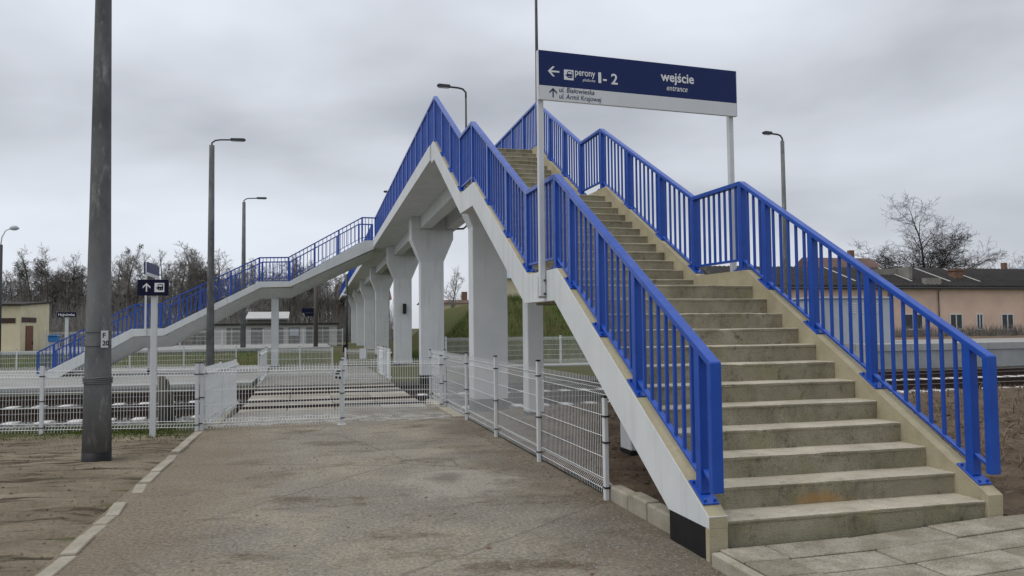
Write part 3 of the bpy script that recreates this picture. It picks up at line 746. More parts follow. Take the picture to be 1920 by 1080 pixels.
for x, z, lab in ((-2.46, .82, 'small white notice plate with black marks on the footed barrier post'), (-1.0, .68, 'plain white notice plate on the far mesh barrier')):
    yy = 9.0 if x < -2 else 23.68
    t = thing('notice_plate', lab, 'sign', (x, yy, z-.15))
    mb = MB(); mb.box(x-.0, x+.13, yy-.03, yy-.02, z-.13, z+.05) if x < -2 else mb.box(x-.12, x+.12, yy-.06, yy-.045, z-.18, z+.18)
    mb.build('plate', 'sign_white', t)
    if x < -2:
        mb = MB()
        for a, b, c_, d in ((.015, .055, -.11, -.07), (.075, .115, -.12, -.075), (.02, .09, -.04, -.015), (.04, .11, .005, .03)): mb.box(x+a, x+b, yy-.032, yy-.0301, z+c_, z+d)
        mb.build('marks', 'black_plastic', t)

# ------------------------------------------------------------------ concrete pole in the yard
pl = thing('concrete_pole', 'thick grey concrete pole with black foot standing in the sandy yard', 'pole', (-5.55, 6.2, -.1))
mb = MB(); px, py = -5.55, 6.2
mb.tube([(px, py, .02), (px+.0, py, .95), (px, py, 3), (px, py, 6), (px, py, 9.5)], [.174, .160, .130, .098, .080], 28); shaft = mb.build('shaft', 'pole_concrete', pl)
mb = MB(); mb.tube([(px, py, -.3), (px, py, .021)], [.178, .176], 28); mb.build('tarred_foot', 'black_tar', pl)
mb = MB()
for i in range(4): mb.tube([(px+.172*math.cos(a), py+.172*math.sin(a), .905+.022*i+.004*math.sin(a*2+i)) for a in [2*math.pi*k/28 for k in range(29)]], .008, 6)
mb.build('wire_band', 'pole_concrete', pl)
for zz in (1.38, 1.56):
    mb = MB(); mb.tube([(px+.158*math.cos(a), py+.158*math.sin(a), zz) for a in [2*math.pi*k/28 for k in range(29)]], .004, 5); mb.build('strap', 'steel_dark', pl)
ang = math.radians(-52); nx_, ny_ = math.cos(ang), math.sin(ang); tx_, ty_ = -ny_, nx_
mb = MB()
for a in (-.045, .045):
    for z in (1.36, 1.58): mb.v += [(px+nx_*.172+tx_*a, py+ny_*.172+ty_*a, z)]
for a in (-.045, .045):
    for z in (1.36, 1.58): mb.v += [(px+nx_*.166+tx_*a, py+ny_*.166+ty_*a, z)]
mb.face([0, 1, 3, 2]); mb.face([4, 6, 7, 5]); mb.face([0, 4, 5, 1]); mb.face([2, 3, 7, 6]); mb.face([0, 2, 6, 4]); mb.face([1, 5, 7, 3])
pp = mb.build('number_plate', 'sign_white', pl)
for body, z in (('F', 1.49), ('20', 1.39)):
    text(body, .085, 'black_plastic', pp, (px+nx_*.1735+tx_*-.03, py+ny_*.1735+ty_*-.03, z), Euler((math.pi/2, 0, ang+math.pi/2)), bold=.002)
# ------------------------------------------------------------------ small platform arrow sign by the fence
t = thing('platform_sign', 'small navy arrow and train sign on a white post by the fence', 'sign', (-5.28, 8.5, -.1))
mb = MB(); mb.box(-5.325, -5.235, 8.47, 8.53, -.2, 2.18); mb.build('post', 'post_white', t, bevel=.006)
mb = MB(); mb.box(-5.52, -5.06, 8.435, 8.465, 2.13, 2.385); pb = mb.build('panel', 'sign_navy', t, bevel=.004)
arrow(pb, -5.385, 2.258, .135, 'up', 'lettering_white', 8.432); train_icon(pb, -5.195, 2.258, .145, 8.432, 'sign_navy', 'lettering_white')
# ------------------------------------------------------------------ sign over the platform stair, station name board
t = thing('stair_sign', 'blue direction board on two thin white posts over the platform stair', 'sign', (-9.85, 34.1, 1.4))
for y in (32.80, 35.52):
    mb = MB(); mb.box(-9.89, -9.81, y-.03, y+.03, 1.38, 4.6); mb.build('post', 'post_white', t)
mb = MB(); mb.box(-9.93, -9.88, 32.75, 35.57, 4.08, 4.62); mb.build('panel', 'sign_blue', t)
mb = MB(); mb.box(-9.80, -9.765, 32.75, 35.57, 4.16, 4.62); mb.build('panel_back', 'sign_blue', t)
mb = MB(); mb.box(-9.80, -9.765, 32.75, 35.57, 4.02, 4.157); mb.build('lower_panel', 'sign_white', t)
xn = X_at(125, 46)
t = thing('station_name_sign', 'dark station name board on a white post behind the stair foot', 'sign', (xn, 46, -.3))
mb = MB(); mb.box(xn-.09, xn+.09, 45.98, 46.04, -.4, 2.5); mb.build('post', 'post_white', t)
mb = MB(); mb.box(xn-.50, xn+.50, 45.93, 45.97, 2.42, 2.70); pb = mb.build('panel', 'sign_navy', t)
text('Hajnówka', .215, 'lettering_white', pb, (xn, 45.926, 2.49), FACE_CAM, align='CENTER', bold=.003)
# ------------------------------------------------------------------ tracks and crossing
ZR = -.20
def bed_z(x, y):
    z = gz(x, y)+.012
    if -4.55 < x < -.05 and 12.9 < y < 22: z = min(z, -.42)
    return z+.02*fb(x, y, 2.2, 6)
struct('track_bed', grid_mesh(frange(-34, 40, .4), frange(10.6, 23.5, .25), bed_z), 'ballast')
SEG = [(-34, 40)]
slp = MB(); slp.box(-.13, .13, -1.3, 1.3, -.2, 0); slm = slp.mesh('sleeper', 'sleeper_concrete', .015)
for ya, lab in ((14.95, 'rusty railway track with pale concrete sleepers next to the yard fence'), (18.95, 'second rusty railway track running parallel beyond the nearer one')):
    t = thing('railway_track', lab, 'track', (0, ya, -.4))
    for s_ in (-.752, .752):
        y = ya+s_; prof = [(-.07, -.16), (.07, -.16), (.07, -.145), (.012, -.125), (.012, -.045), (.036, -.035), (.036, -.0), (-.036, 0), (-.036, -.035), (-.012, -.045), (-.012, -.125), (-.07, -.145)]
        mb = MB(); mb.prism([(y+p, ZR+q) for p, q in prof], -34, 40, 'x', side=[0, 0, 0, 0, 0, 0, 1, 0, 0, 0, 0, 0]); mb.build('rail', ['rail_rust', 'rail_head'], t)
    x = -33.8
    while x < 39.8:
        if not (-4.7 < x < .1): link('sleeper', slm, t, (x, ya, ZR-.148), Euler((0, 0, rnd.uniform(-.02, .02))))
        x += .62
# loose ballast
sv = [(1, 0, 0), (-1, 0, 0), (0, 1, 0), (0, -1, 0), (0, 0, 1), (0, 0, -1)]
sf = [(0, 2, 4), (2, 1, 4), (1, 3, 4), (3, 0, 4), (2, 0, 5), (1, 2, 5), (3, 1, 5), (0, 3, 5)]
mb = MB(); r = random.Random(11)
for i in range(15000):
    left = r.random() < .62
    x = r.uniform(-17, -4.7) if left else r.uniform(.0, 24)
    y = r.choice([r.uniform(11.9, 13.7), r.uniform(11.9, 13.7), r.uniform(13.7, 16.4), r.uniform(16.3, 17.7), r.uniform(17.7, 21.5)]) if left else r.uniform(12.2, 21.5)
    s_ = r.uniform(.022, .055); b = len(mb.v); z = bed_z(x, y)+s_*.25
    R_ = Euler((r.uniform(0, 6), r.uniform(0, 6), r.uniform(0, 6))).to_matrix()
    for v in sv: q = R_ @ (Vector(v)*s_*r.uniform(.7, 1.25)); mb.v.append((x+q.x, y+q.y, z+q.z*.8))
    for f in sf: mb.face([b+k for k in f])
mb.build('ballast_stones', 'ballast_stone', kind='stuff', label='loose grey ballast stones along the tracks', cat='ballast')
def scatter(name, n, spot, s0, s1, mat, seed, label, cat, flat=.7):
    mb = MB(); r = random.Random(seed)
    for i in range(n):
        x, y, z = spot(r); s_ = s0+(s1-s0)*r.random()**2; b = len(mb.v); a = r.uniform(0, 6.3); ca, sa = math.cos(a), math.sin(a)
        for v in sv:
            k = s_*r.uniform(.65, 1.25); mb.v.append((x+(v[0]*ca-v[1]*sa)*k, y+(v[0]*sa+v[1]*ca)*k, z+v[2]*k*flat))
        for f in sf: mb.face([b+k for k in f])
    mb.build(name, mat, kind='stuff', label=label, cat=cat)
def sp_asph(r):
    y = -3.2+12.4*r.random()**1.4; x = r.uniform(-4.55, -.15); return x, y, asphalt_z(x, y)+.001
scatter('grit', 16000, sp_asph, .003, .012, 'ballast_stone', 71, 'fine loose grit scattered over the asphalt path', 'grit')
def sp_dirt(r):
    y = -1.+10*r.random()**1.3; x = r.uniform(-10, -4.7); return x, y, dirt_z(x, y)
scatter('dirt_clods', 5000, sp_dirt, .004, .026, 'dirt', 72, 'small clods of sandy earth in the yard', 'clods')
def sp_soil(r):
    x = r.uniform(-.0, 9); y = r.uniform(.7, 12); return x, y, soil_z(x, y)
scatter('soil_clods', 6000, sp_soil, .01, .06, 'soil', 73, 'brown clods of soil beside and under the stair', 'clods')
def sp_leaf(r):
    if r.random() < .6: x = -.22+r.gauss(0, .12); y = r.uniform(2, 9.3)
    else: x = r.uniform(-4.5, -.2); y = r.uniform(-2, 9)
    return x, y, asphalt_z(x, y)+.004
scatter('leaf_litter', 420, sp_leaf, .006, .022, 'door_brown', 74, 'dead brown leaves and litter along the path fence', 'leaves', .25)
# crossing path: pavers, slabs between the rails
cr_ = struct('crossing_path', grid_mesh(frange(-4.5, -.12, .5), frange(9.46, 34, .5), lambda x, y: (-.115-.10*smooth(9.5, 12.8, y))-.03-(.2 if 12.9 < y < 21.2 else 0)), 'ground')
pvm = MB(); pvm.box(-.094, .094, -.074, .074, -.05, 0); pvm = pvm.mesh('paver', 'paver_grey', .006)
cnt = 0; rest = MB(); yv = 9.56; j = 0
while yv < 33:
    zp = -.115-.10*smooth(9.5, 12.8, yv)+.012
    if not (12.85 < yv < 21.2):
        xv = -4.40+(.1 if j % 2 else 0)
        while xv < -.2:
            dzz = r.uniform(-.003, .003)
            if cnt < 300: link('paver', pvm, cr_, (xv, yv, zp+dzz)); cnt += 1
            else: rest.box(xv-.098, xv+.098, yv-.078, yv+.078, zp-.05, zp+dzz)
            xv += .2
    yv += .16; j += 1
rest.build('paver_field', 'paver_grey', cr_, kind='stuff')
bands = [(12.9, 13.5), (13.52, 14.13), (14.27, 14.94), (14.96, 15.63), (15.78, 16.4), (16.42, 17.1), (17.12, 18.13), (18.27, 18.94), (18.96, 19.63), (19.78, 20.5), (20.52, 21.1)]
for ya, yb in bands:
    x = -4.42
    while x < -.3:
        x2 = min(x+1.06, -.18); mb = MB(); mb.box(x+.006, x2-.006, ya+.006, yb-.006, ZR-.22, ZR-.055+r.uniform(-.008, .006)); mb.build('crossing_slab', 'crossing_slab', cr_, bevel=.008); x += 1.06
mb = MB(); mb.box(-.26, -.05, 9.5, 13.2, -.3, -.075); struct('path_edging', mb, 'concrete_kerb', bevel=.01)
mb = MB(); mb.box(-4.56, -4.43, 9.6, 13.3, -.3, -.10); struct('path_edging', mb, 'concrete_kerb', bevel=.01)
# wooden stump by the fence
t = thing('wooden_post', 'weathered split wooden post leaning behind the mesh fence', 'post', (-5.55, 10.9, -.15))
mb = MB(); mb.tube([(-5.50, 10.9, -.3), (-5.52, 10.9, .3), (-5.56, 10.92, .72)], [.10, .095, .07], 9); mb.build('trunk', 'pole_wood', t)
mb = MB(); mb.tube([(-5.36, 10.95, -.3), (-5.40, 10.95, .3), (-5.47, 10.96, .66)], [.06, .05, .025], 7); mb.build('split', 'pole_wood', t)
# ------------------------------------------------------------------ platforms
def platform(name, x0, x1, y0, y1, zt, zb, zedge=.16):
    mb = MB(); mb.box(x0, x1, y0+.05, y1, zb, zt-zedge, 0); o = struct(name, mb, 'platform_face')
    mb = MB(); mb.box(x0, x1, y0+.9, y1, zt-zedge, zt-.003); mb.build('surface', 'platform_top', o)
    x = x0; i = 0
    while x < x1-.1 and i < 120:
        mb = MB(); mb.box(x+.004, min(x+2., x1)-.004, y0, y0+.895, zt-zedge, zt); mb.build('coping', 'platform_edge', o, bevel=.01); x += 2.; i += 1
    return o
platform('low_platform', -46, -4.9, 26, 41, -.38, -.75, .14)
platform('side_platform', 19.6, 64, 23, 30, .70, -.5, .30)
platform('far_platform', -60, -1.5, 46, 58, .45, -.3, .2)
platform('side_walkway', 3.0, 19.4, 27.6, 31, -.08, -.5, .14)
# grass bank
gxs, gys = frange(-50, -1., .8), frange(40.5, 46.0, .4)
struct('grass_bank', grid_mesh(gxs, gys, lambda x, y: -.42+.62*smooth(41, 45.6, y)+.06*fb(x, y, .7)), 'grass_turf')
def mound_z(x, y):
    h = 3.3*smooth(31, 40, y)*smooth(3.4, 8.2, x)*(1-smooth(10.5, 15.5, x))*(1-smooth(58, 66, y)); return -.12+h*(1+.05*fb(x, y, .3))+.15*fb(x, y, .8)*smooth(32, 36, y)
struct('embankment', grid_mesh(frange(2.2, 16.5, .5), frange(31, 66, .6), mound_z), 'grass_turf')
def blades(name, n, spot, mat, h0, h1, seed, label, cat, lean=.35):
    mb = MB(); r = random.Random(seed)
    for i in range(n):
        x, y, z, sc = spot(r); h = r.uniform(h0, h1)*sc; a = r.uniform(0, 6.3); w_ = .006+.010*h
        lx, ly = math.cos(a)*h*r.uniform(0, lean), math.sin(a)*h*r.uniform(0, lean); b = len(mb.v); ca, sa = math.cos(a+1.57)*w_, math.sin(a+1.57)*w_
        mb.v += [(x-ca, y-sa, z-.01), (x+ca, y+sa, z-.01), (x+lx*.5+ca*.7, y+ly*.5+sa*.7, z+h*.6), (x+lx*.5-ca*.7, y+ly*.5-sa*.7, z+h*.6), (x+lx*1.4, y+ly*1.4, z+h)]
        mb.face([b, b+1, b+2, b+3]); mb.face([b+3, b+2, b+4])
    return mb.build(name, mat, kind='stuff', label=label, cat=cat)
def spot_fence(r):
    x = r.uniform(-12, -4.75); y = 9.0+(-4.69-x)*.172+r.gauss(-.0, .42)
    if r.random() < .5: y += .6
    d = fb(x, y, .8, 2); return x, y, (dirt_z(x, y) if y < 10.3 else gz(x, y)+.03), (.4 if d < 0 else 1)
blades('grass_tufts', 22000, spot_fence, 'grass_blade', .015, .055, 5, 'short green grass growing along the mesh fence', 'grass')
def spot_soil(r):
    x = r.uniform(2.5, 16); y = r.uniform(1, 12.4); return x, y, soil_z(x, y), (1 if fb(x, y, .6, 1) > 0 else .5)
blades('dry_weeds', 4500, spot_soil, 'dry_grass', .05, .22, 6, 'dry straw coloured weeds scattered on the brown soil', 'weeds', 1.2)
def spot_mound(r):
    x = r.uniform(2.5, 14); y = r.uniform(31.5, 43); return x, y, mound_z(x, y), 1
blades('embankment_grass', 12000, spot_mound, 'grass_blade', .15, .5, 8, 'rough green grass covering the embankment slope', 'grass', .8)
def spot_gb(r):
    x = r.uniform(-24, -2); y = r.uniform(40.6, 45.8); return x, y, -.42+.62*smooth(41, 45.6, y), 1
blades('bank_grass', 6000, spot_gb, 'grass_blade', .08, .22, 9, 'green grass on the bank below the far platform', 'grass', .6)
def spot_stuff(r):
    x = r.uniform(18, 60); return x, 31+r.uniform(0, 3), .3, 1
blades('brown_hedge', 4000, lambda r: (r.uniform(30, 62), r.uniform(43.2, 44.6), .55, 1), 'twig', .3, 1.05, 10, 'leafless brown hedge below the pink building', 'hedge', .5)

# ------------------------------------------------------------------ lamps and masts
def lamp_post(name, label, x, y, zb, zt, r0, r1, arm, head_l, mat='pole_concrete', group=None, rise=.25, head_w=.16):
    t = thing(name, label, 'lamp', (x, y, zb), group)
    mb = MB(); mb.tube([(x, y, zb-.3), (x, y, zb+(zt-zb)*.5), (x, y, zt)], [r0, (r0+r1)/2, r1], 14); mb.build('pole', mat, t)
    s_ = 1 if arm > 0 else -1
    mb = MB(); mb.tube([(x, y, zt-.1), (x, y, zt+rise*.4), (x+arm*.10, y, zt+rise*.85), (x+arm*.25, y, zt+rise), (x+arm*.6, y, zt+rise+.02)], .035, 8); mb.build('arm', 'steel_dark', t)
    z = zt+rise; xa, xb = x+arm*.55, x+arm
    mb = MB(); mb.prism([(xa, z-.02), (xb-s_*.05, z-.01), (xb, z+.02), (xb, z+.07), (xb-s_*.08, z+.10), (xa, z+.085)], y-head_w/2, y+head_w/2, 'y')
    mb.build('lamp_head', 'steel_dark', t, bevel=.015)
    mb = MB(); mb.box(min(xa, xb)+.06, max(xa, xb)-.06, y-head_w*.35, y+head_w*.35, z-.035, z-.019); mb.build('lens', 'lamp_glass', t)
    return t
lamp_post('street_lamp', 'tall concrete lamp post standing in front of the platform stair', X_at(394.5, 30), 30, -.38, 9.35, .165, .105, 1.35, .5)
lamp_post('street_lamp', 'tall concrete lamp post rising behind the platform stair from the far platform', X_at(456, 48), 48, .45, 9.75, .17, .10, 1.4, .5)
lamp_post('street_lamp', 'tall concrete lamp post beyond the right stair railing', 15.1, 22, -.3, 8.75, .11, .075, -.85, .4)
lamp_post('bridge_lamp', 'slim dark lamp post on the footbridge deck above the stair head', 2.50, 13.15, 5.8, 10.1, .045, .032, -.95, .4, 'steel_dark')
lamp_post('bridge_lamp', 'slim dark lamp post on the footbridge deck past the stair head lamp', 2.62, 22.7, 5.8, 9.98, .045, .032, -1.05, .4, 'steel_dark')
lamp_post('bridge_lamp', 'slim dark lamp post farther along the footbridge deck by the platform stair', 2.85, 45.5, 5.8, 10.0, .045, .032, -1.1, .4, 'steel_dark')
x = X_at(592, 47)
t = thing('signal_mast', 'brown pole with blue platform sign in front of the white garages', 'pole', (x, 47, .45))
mb = MB(); mb.tube([(x, 47, .3), (x, 47, 4.7)], [.14, .12], 12); mb.build('pole', 'pole_wood', t)
mb = MB(); mb.box(x-.86, x-.12, 46.96, 47.0, 2.62, 2.90); mb.build('panel', 'sign_navy', t)
mb = MB(); mb.box(x-.70, x-.12, 46.97, 47.0, 2.40, 2.60); mb.build('lower_panel', 'sign_navy', t)
xl = X_at(-2, 42)
t = thing('old_lamp', 'old lamp post with curved arm and bowl head by the yellow building', 'lamp', (xl, 42, -.4))
mb = MB(); mb.tube([(xl, 42, -.6), (xl, 42, 6.2)], [.12, .10], 10); mb.build('pole', 'steel_dark', t)
mb = MB(); mb.tube([(xl, 42, 6.15), (xl+.05, 42, 6.6), (xl+.22, 42, 6.95), (xl+.5, 42, 7.1)], .03, 8); mb.build('arm', 'post_white', t)
mb = MB(); mb.tube([(xl+.42, 42, 7.06), (xl+.55, 42, 7.10), (xl+.72, 42, 7.10), (xl+.86, 42, 7.07)], [.06, .13, .13, .03], 12); mb.build('lamp_head', 'lamp_glass', t)
x = X_at(659, 60)
t = thing('camera_mast', 'slender steel mast with small box among the far piers', 'pole', (-.6, 44, -.2))
mb = MB(); mb.tube([(-.62, 44, -.4), (-.62, 44, 4.9)], .07, 10); mb.build('pole', 'steel_dark', t)
mb = MB(); mb.box(-.85, -.68, 43.9, 44.1, .15, .6); mb.build('box', 'black_plastic', t)
mb = MB(); mb.tube([(-.62, 44, 3.6), (-.95, 43.9, 3.62)], .09, 8); mb.build('camera', 'post_white', t)
# ------------------------------------------------------------------ buildings
def windows(b, rects, y, depth=.12, frame='frame_white', mull=True):
    for x0, x1, z0, z1 in rects:
        mb = MB(); f = .09; 
        mb.box(x0, x1, y-.03, y+.02, z0, z0+f); mb.box(x0, x1, y-.03, y+.02, z1-f, z1); mb.box(x0, x0+f, y-.03, y+.02, z0+f, z1-f); mb.box(x1-f, x1, y-.03, y+.02, z0+f, z1-f)
        if mull: mb.box((x0+x1)/2-.04, (x0+x1)/2+.04, y-.03, y+.02, z0+f, z1-f)
        o = mb.build('window', frame, b)
        mb = MB(); mb.box(x0+f, x1-f, y+.0, y+.015, z0+f, z1-f); mb.build('pane', 'window_dark', o)
        mb = MB(); mb.box(x0-.1, x1+.1, y-.10, y-.032, z0-.08, z0-.01); mb.build('sill', 'plaster_grey', o)
YB = 45
b = thing('pink_building', 'long low pink plastered building with dark corrugated roof behind the side platform', 'building', (48, YB+4, 0))
mb = MB(); mb.box(26, 66, YB, YB+9, -.3, 4.25); mb.build('wall', 'plaster_pink', b)
windows(b, [(40.1, 41.9, 1.05, 2.28), (44.3, 45.5, 1.02, 2.25), (46.75, 47.4, .98, 2.24), (49.1, 50.3, .97, 2.22), (52.3, 53.5, .97, 2.22), (36.2, 37.6, 1.0, 2.3), (56, 57.2, .97, 2.2), (33, 34.4, 1., 2.3)], YB-.02)
mb = MB()
ridge = 5.95
mb.prism([(YB-.35, 4.22), (YB+4.5, ridge), (YB+9.3, 4.22), (YB+9.3, 4.34), (YB+4.5, ridge+.12), (YB-.35, 4.36)], 25.6, 66.4, 'x')
rf = mb.build('roof', 'roof_dark', b)
ribm = MB(); ribm.prism([(YB-.36, 4.362), (YB+4.5, ridge+.122), (YB+4.5, ridge+.16), (YB-.36, 4.40)], -.05, .05, 'x'); ribm = ribm.mesh('roof_rib', 'roof_dark')
for i in range(102): link('roof_rib', ribm, rf, (26+i*.39, 0, 0))
for xx in (41.5, 45.0, 47.8, 36.5):
    mb = MB(); mb.prism([(YB+.6, 4.73), (YB+4.2, 6.00), (YB+4.2, 6.04), (YB+.6, 4.77)], xx, xx+.14, 'x'); mb.build('roof_batten', 'plaster_white', rf)
mb = MB(); mb.box(42.2, 43.6, YB-.1, YB+.3, 4.2, 4.95); mb.build('fire_wall', 'plaster_grey', rf)
mb = MB(); mb.prism([(39.2, 5.2), (41.85, 4.5), (41.85, 5.85), (39.2, 5.75)], YB+2.4, YB+2.8, 'y'); mb.box(41.86, 42.15, YB+1.2, YB+2.8, 4.5, 5.9); mb.build('gable_wall', 'plaster_grey', rf)
mb = MB(); mb.box(46.5, 47.3, YB+1.6, YB+2.3, 4.6, 5.65); mb.box(46.42, 47.38, YB+1.52, YB+2.38, 5.65, 5.77); mb.build('chimney', 'brick_old', rf)
mb = MB(); mb.tube([(25.6, YB-.42, 4.16), (66.4, YB-.42, 4.16)], .07, 8); mb.build('gutter', 'steel_dark', b)
for xx in (38.9, 43.3, 51.5, 30.5):
    mb = MB(); mb.tube([(xx, YB-.1, -.2), (xx, YB-.1, 3.9), (xx, YB-.4, 4.15)], .05, 8); mb.build('downpipe', 'plaster_grey', b)
def house(label, x, y, w_, d, h, rh, wall, roof, zb=0, wins=True, cat='building', hip=0):
    t = thing('house', label, cat, (x, y, zb))
    mb = MB(); mb.box(x-w_/2, x+w_/2, y-d/2, y+d/2, zb-.5, zb+h); mb.build('wall', wall, t)
    mb = MB(); o_ = .3
    a = [(x-w_/2-o_, y-d/2-o_, zb+h), (x+w_/2+o_, y-d/2-o_, zb+h), (x+w_/2+o_, y+d/2+o_, zb+h), (x-w_/2-o_, y+d/2+o_, zb+h), (x-w_/2-o_+hip, y, zb+h+rh), (x+w_/2+o_-hip, y, zb+h+rh)]
    mb.v += a; mb.face([0, 1, 5, 4]); mb.face([2, 3, 4, 5]); mb.face([0, 4, 3]); mb.face([1, 2, 5]); mb.face([3, 2, 1, 0]); mb.build('roof', roof, t)
    mb = MB(); mb.box(x+w_*.2, x+w_*.2+.5, y-.25, y+.25, zb+h+rh*.5, zb+h+rh+.8); mb.build('chimney', 'brick_old', t)
    if wins: windows(t, [(x-w_*.3-.5, x-w_*.3+.5, zb+1, zb+2.2), (x+w_*.25-.5, x+w_*.25+.5, zb+1, zb+2.2)], y-d/2-.02)
    return t
house('house with brown tiled roof showing through the right railing', X_at(1572, 66), 66, 7.5, 8, 6.0, 2.4, 'plaster_grey', 'roof_brown', 0)
house('house with pale blue metal roof beyond the long dark roof', X_at(1873, 78), 78, 4.6, 6, 6.0, 2.4, 'plaster_white', 'roof_metal', 0, hip=1.2)
house('second pale metal roofed house at the end of the long dark roof', X_at(1935, 80), 80, 5, 7, 6.6, 2.4, 'plaster_white', 'roof_metal', 0, hip=1.4)
house('small cream house with pyramidal blue metal roof above the embankment', X_at(962, 48), 48, 2.6, 2.6, 1.65, 1.5, 'plaster_yellow', 'roof_metal', 3.2, hip=1.55, wins=False)
house('low yellow building with flat roof left of the embankment', X_at(846, 72), 72, 5.4, 6, 3.9, .4, 'plaster_yellow', 'roof_brown', 0, wins=False)
house('reddish house far beyond the tall pier', 4.6, 110, 7, 8, 5.6, 2.2, 'brick_old', 'roof_brown', 0, wins=False)
c = thing('equipment_cabin', 'light grey metal equipment cabin with louvres beside the track', 'cabin', (20.8, 26.6, -.2))
mb = MB(); mb.box(18.9, 22.75, 25.4, 27.8, -.3, 2.68); mb.build('body', 'cabin_grey', c, bevel=.03)
mb = MB(); mb.box(18.8, 22.85, 25.3, 27.9, 2.68, 2.76); mb.build('roof', 'cabin_grey', c, bevel=.02)
for xx in (20.4, 21.05, 21.7):
    for kk in range(6):
        mb = MB(); mb.box(xx, xx+.45, 25.37, 25.40, 2.05+kk*.08, 2.09+kk*.08); mb.build('louvre', 'frame_white', c)
mb = MB(); mb.box(19.3, 20.2, 25.38, 25.40, -.1, 1.95); mb.build('door', 'cabin_grey', c, bevel=.008)
# yellow kiosk: its door side faces the stair
yk0 = 47.; xk1 = X_at(38, yk0); xk0 = xk1-5.5
def Y_on(px, X): return CAM.y+(X-CAM.x)/(X_at(px, CAM.y+1)-CAM.x)
yk1 = Y_on(92, xk1)
b = thing('yellow_building', 'small pale yellow building with brown door and slanted flat roof', 'building', ((xk0+xk1)/2, (yk0+yk1)/2, -.3))
mb = MB(); mb.prism([(yk0, -.4), (yk1, -.4), (yk1, 3.42), (yk0, 3.12)], xk0, xk1, 'x'); mb.build('wall', 'plaster_yellow', b)
mb = MB(); mb.prism([(yk0-.25, 3.12), (yk1+.2, 3.44), (yk1+.2, 3.54), (yk0-.25, 3.22)], xk0-.2, xk1+.15, 'x'); mb.build('roof', 'roof_dark', b)
mb = MB(); mb.box(xk1+.01, xk1+.05, Y_on(48, xk1), Y_on(61, xk1), -.1, 1.95); d = mb.build('door', 'door_brown', b)
mb = MB(); mb.box(xk1+.051, xk1+.09, Y_on(60, xk1)-.1, Y_on(60, xk1), .8, 1.0); mb.build('handle', 'steel_dark', d)
for a, c_ in ((40, 53), (54.5, 67)):
    mb = MB(); mb.box(xk1+.01, xk1+.04, Y_on(a, xk1), Y_on(c_, xk1), 2.15, 2.45); mb.build('window', 'slit_brown', b)
for a, c_ in ((2, 29),):
    mb = MB(); mb.box(X_at(a, yk0), X_at(c_, yk0), yk0-.04, yk0-.01, 2.1, 2.4); mb.build('window', 'slit_brown', b)
t = thing('waste_container', 'blue waste container beside the yellow building', 'container', (X_at(101, 48), 48, -.3))
xx = X_at(101, 48); mb = MB(); mb.prism([(xx-.25, .98), (xx+.25, .98), (xx+.27, 1.30), (xx-.27, 1.30)], 47.8, 48.4, 'y'); mb.build('body', 'bin_blue', t, bevel=.03)
mb = MB(); mb.prism([(xx-.29, 1.301), (xx+.29, 1.301), (xx+.22, 1.38), (xx-.22, 1.38)], 47.75, 48.45, 'y'); mb.build('lid', 'bin_blue', t, bevel=.02)
mb = MB(); mb.box(xx-.25, xx+.25, 47.9, 48.3, -.4, .979); mb.build('stand', 'cabin_grey', t)
# garages
YG = 72
b = thing('garage_row', 'long low white garage row with dark doors behind the far platform', 'building', (X_at(510, YG), YG+3, 0))
xa, xb = X_at(395, YG), X_at(632, YG)
mb = MB(); mb.box(xa, xb, YG, YG+6, -.3, 2.0); mb.build('wall', 'plaster_white', b)
mb = MB(); mb.box(xa-.2, xb+.2, YG-.25, YG+6.2, 2.0, 2.15); mb.build('roof', 'roof_dark', b)
for a, c_ in ((425, 433), (436, 452), (471, 494), (521, 531), (541, 562), (574, 586), (594, 604), (606, 617)):
    mb = MB(); mb.box(X_at(a, YG), X_at(c_, YG), YG-.04, YG-.005, .0, 1.75); mb.build('garage_door', 'garage_door', b)
mb = MB(); mb.box(X_at(543, YG), X_at(560, YG), YG-.06, YG-.041, 1.0, 1.65); mb.build('window', 'cabin_grey', b)
b = thing('far_shed', 'pale roofed shed among the trees above the garages', 'building', (X_at(495, 86), 88, 0))
xa, xb = X_at(464, 86), X_at(538, 86)
mb = MB(); mb.box(xa, xb, 86, 90, -.2, 2.7); mb.build('wall', 'garage_door', b)
mb = MB(); mb.prism([(85.6, 2.7), (90.4, 3.5), (90.4, 3.62), (85.6, 2.82)], xa-.2, xb+.2, 'x'); mb.build('roof', 'plaster_white', b)

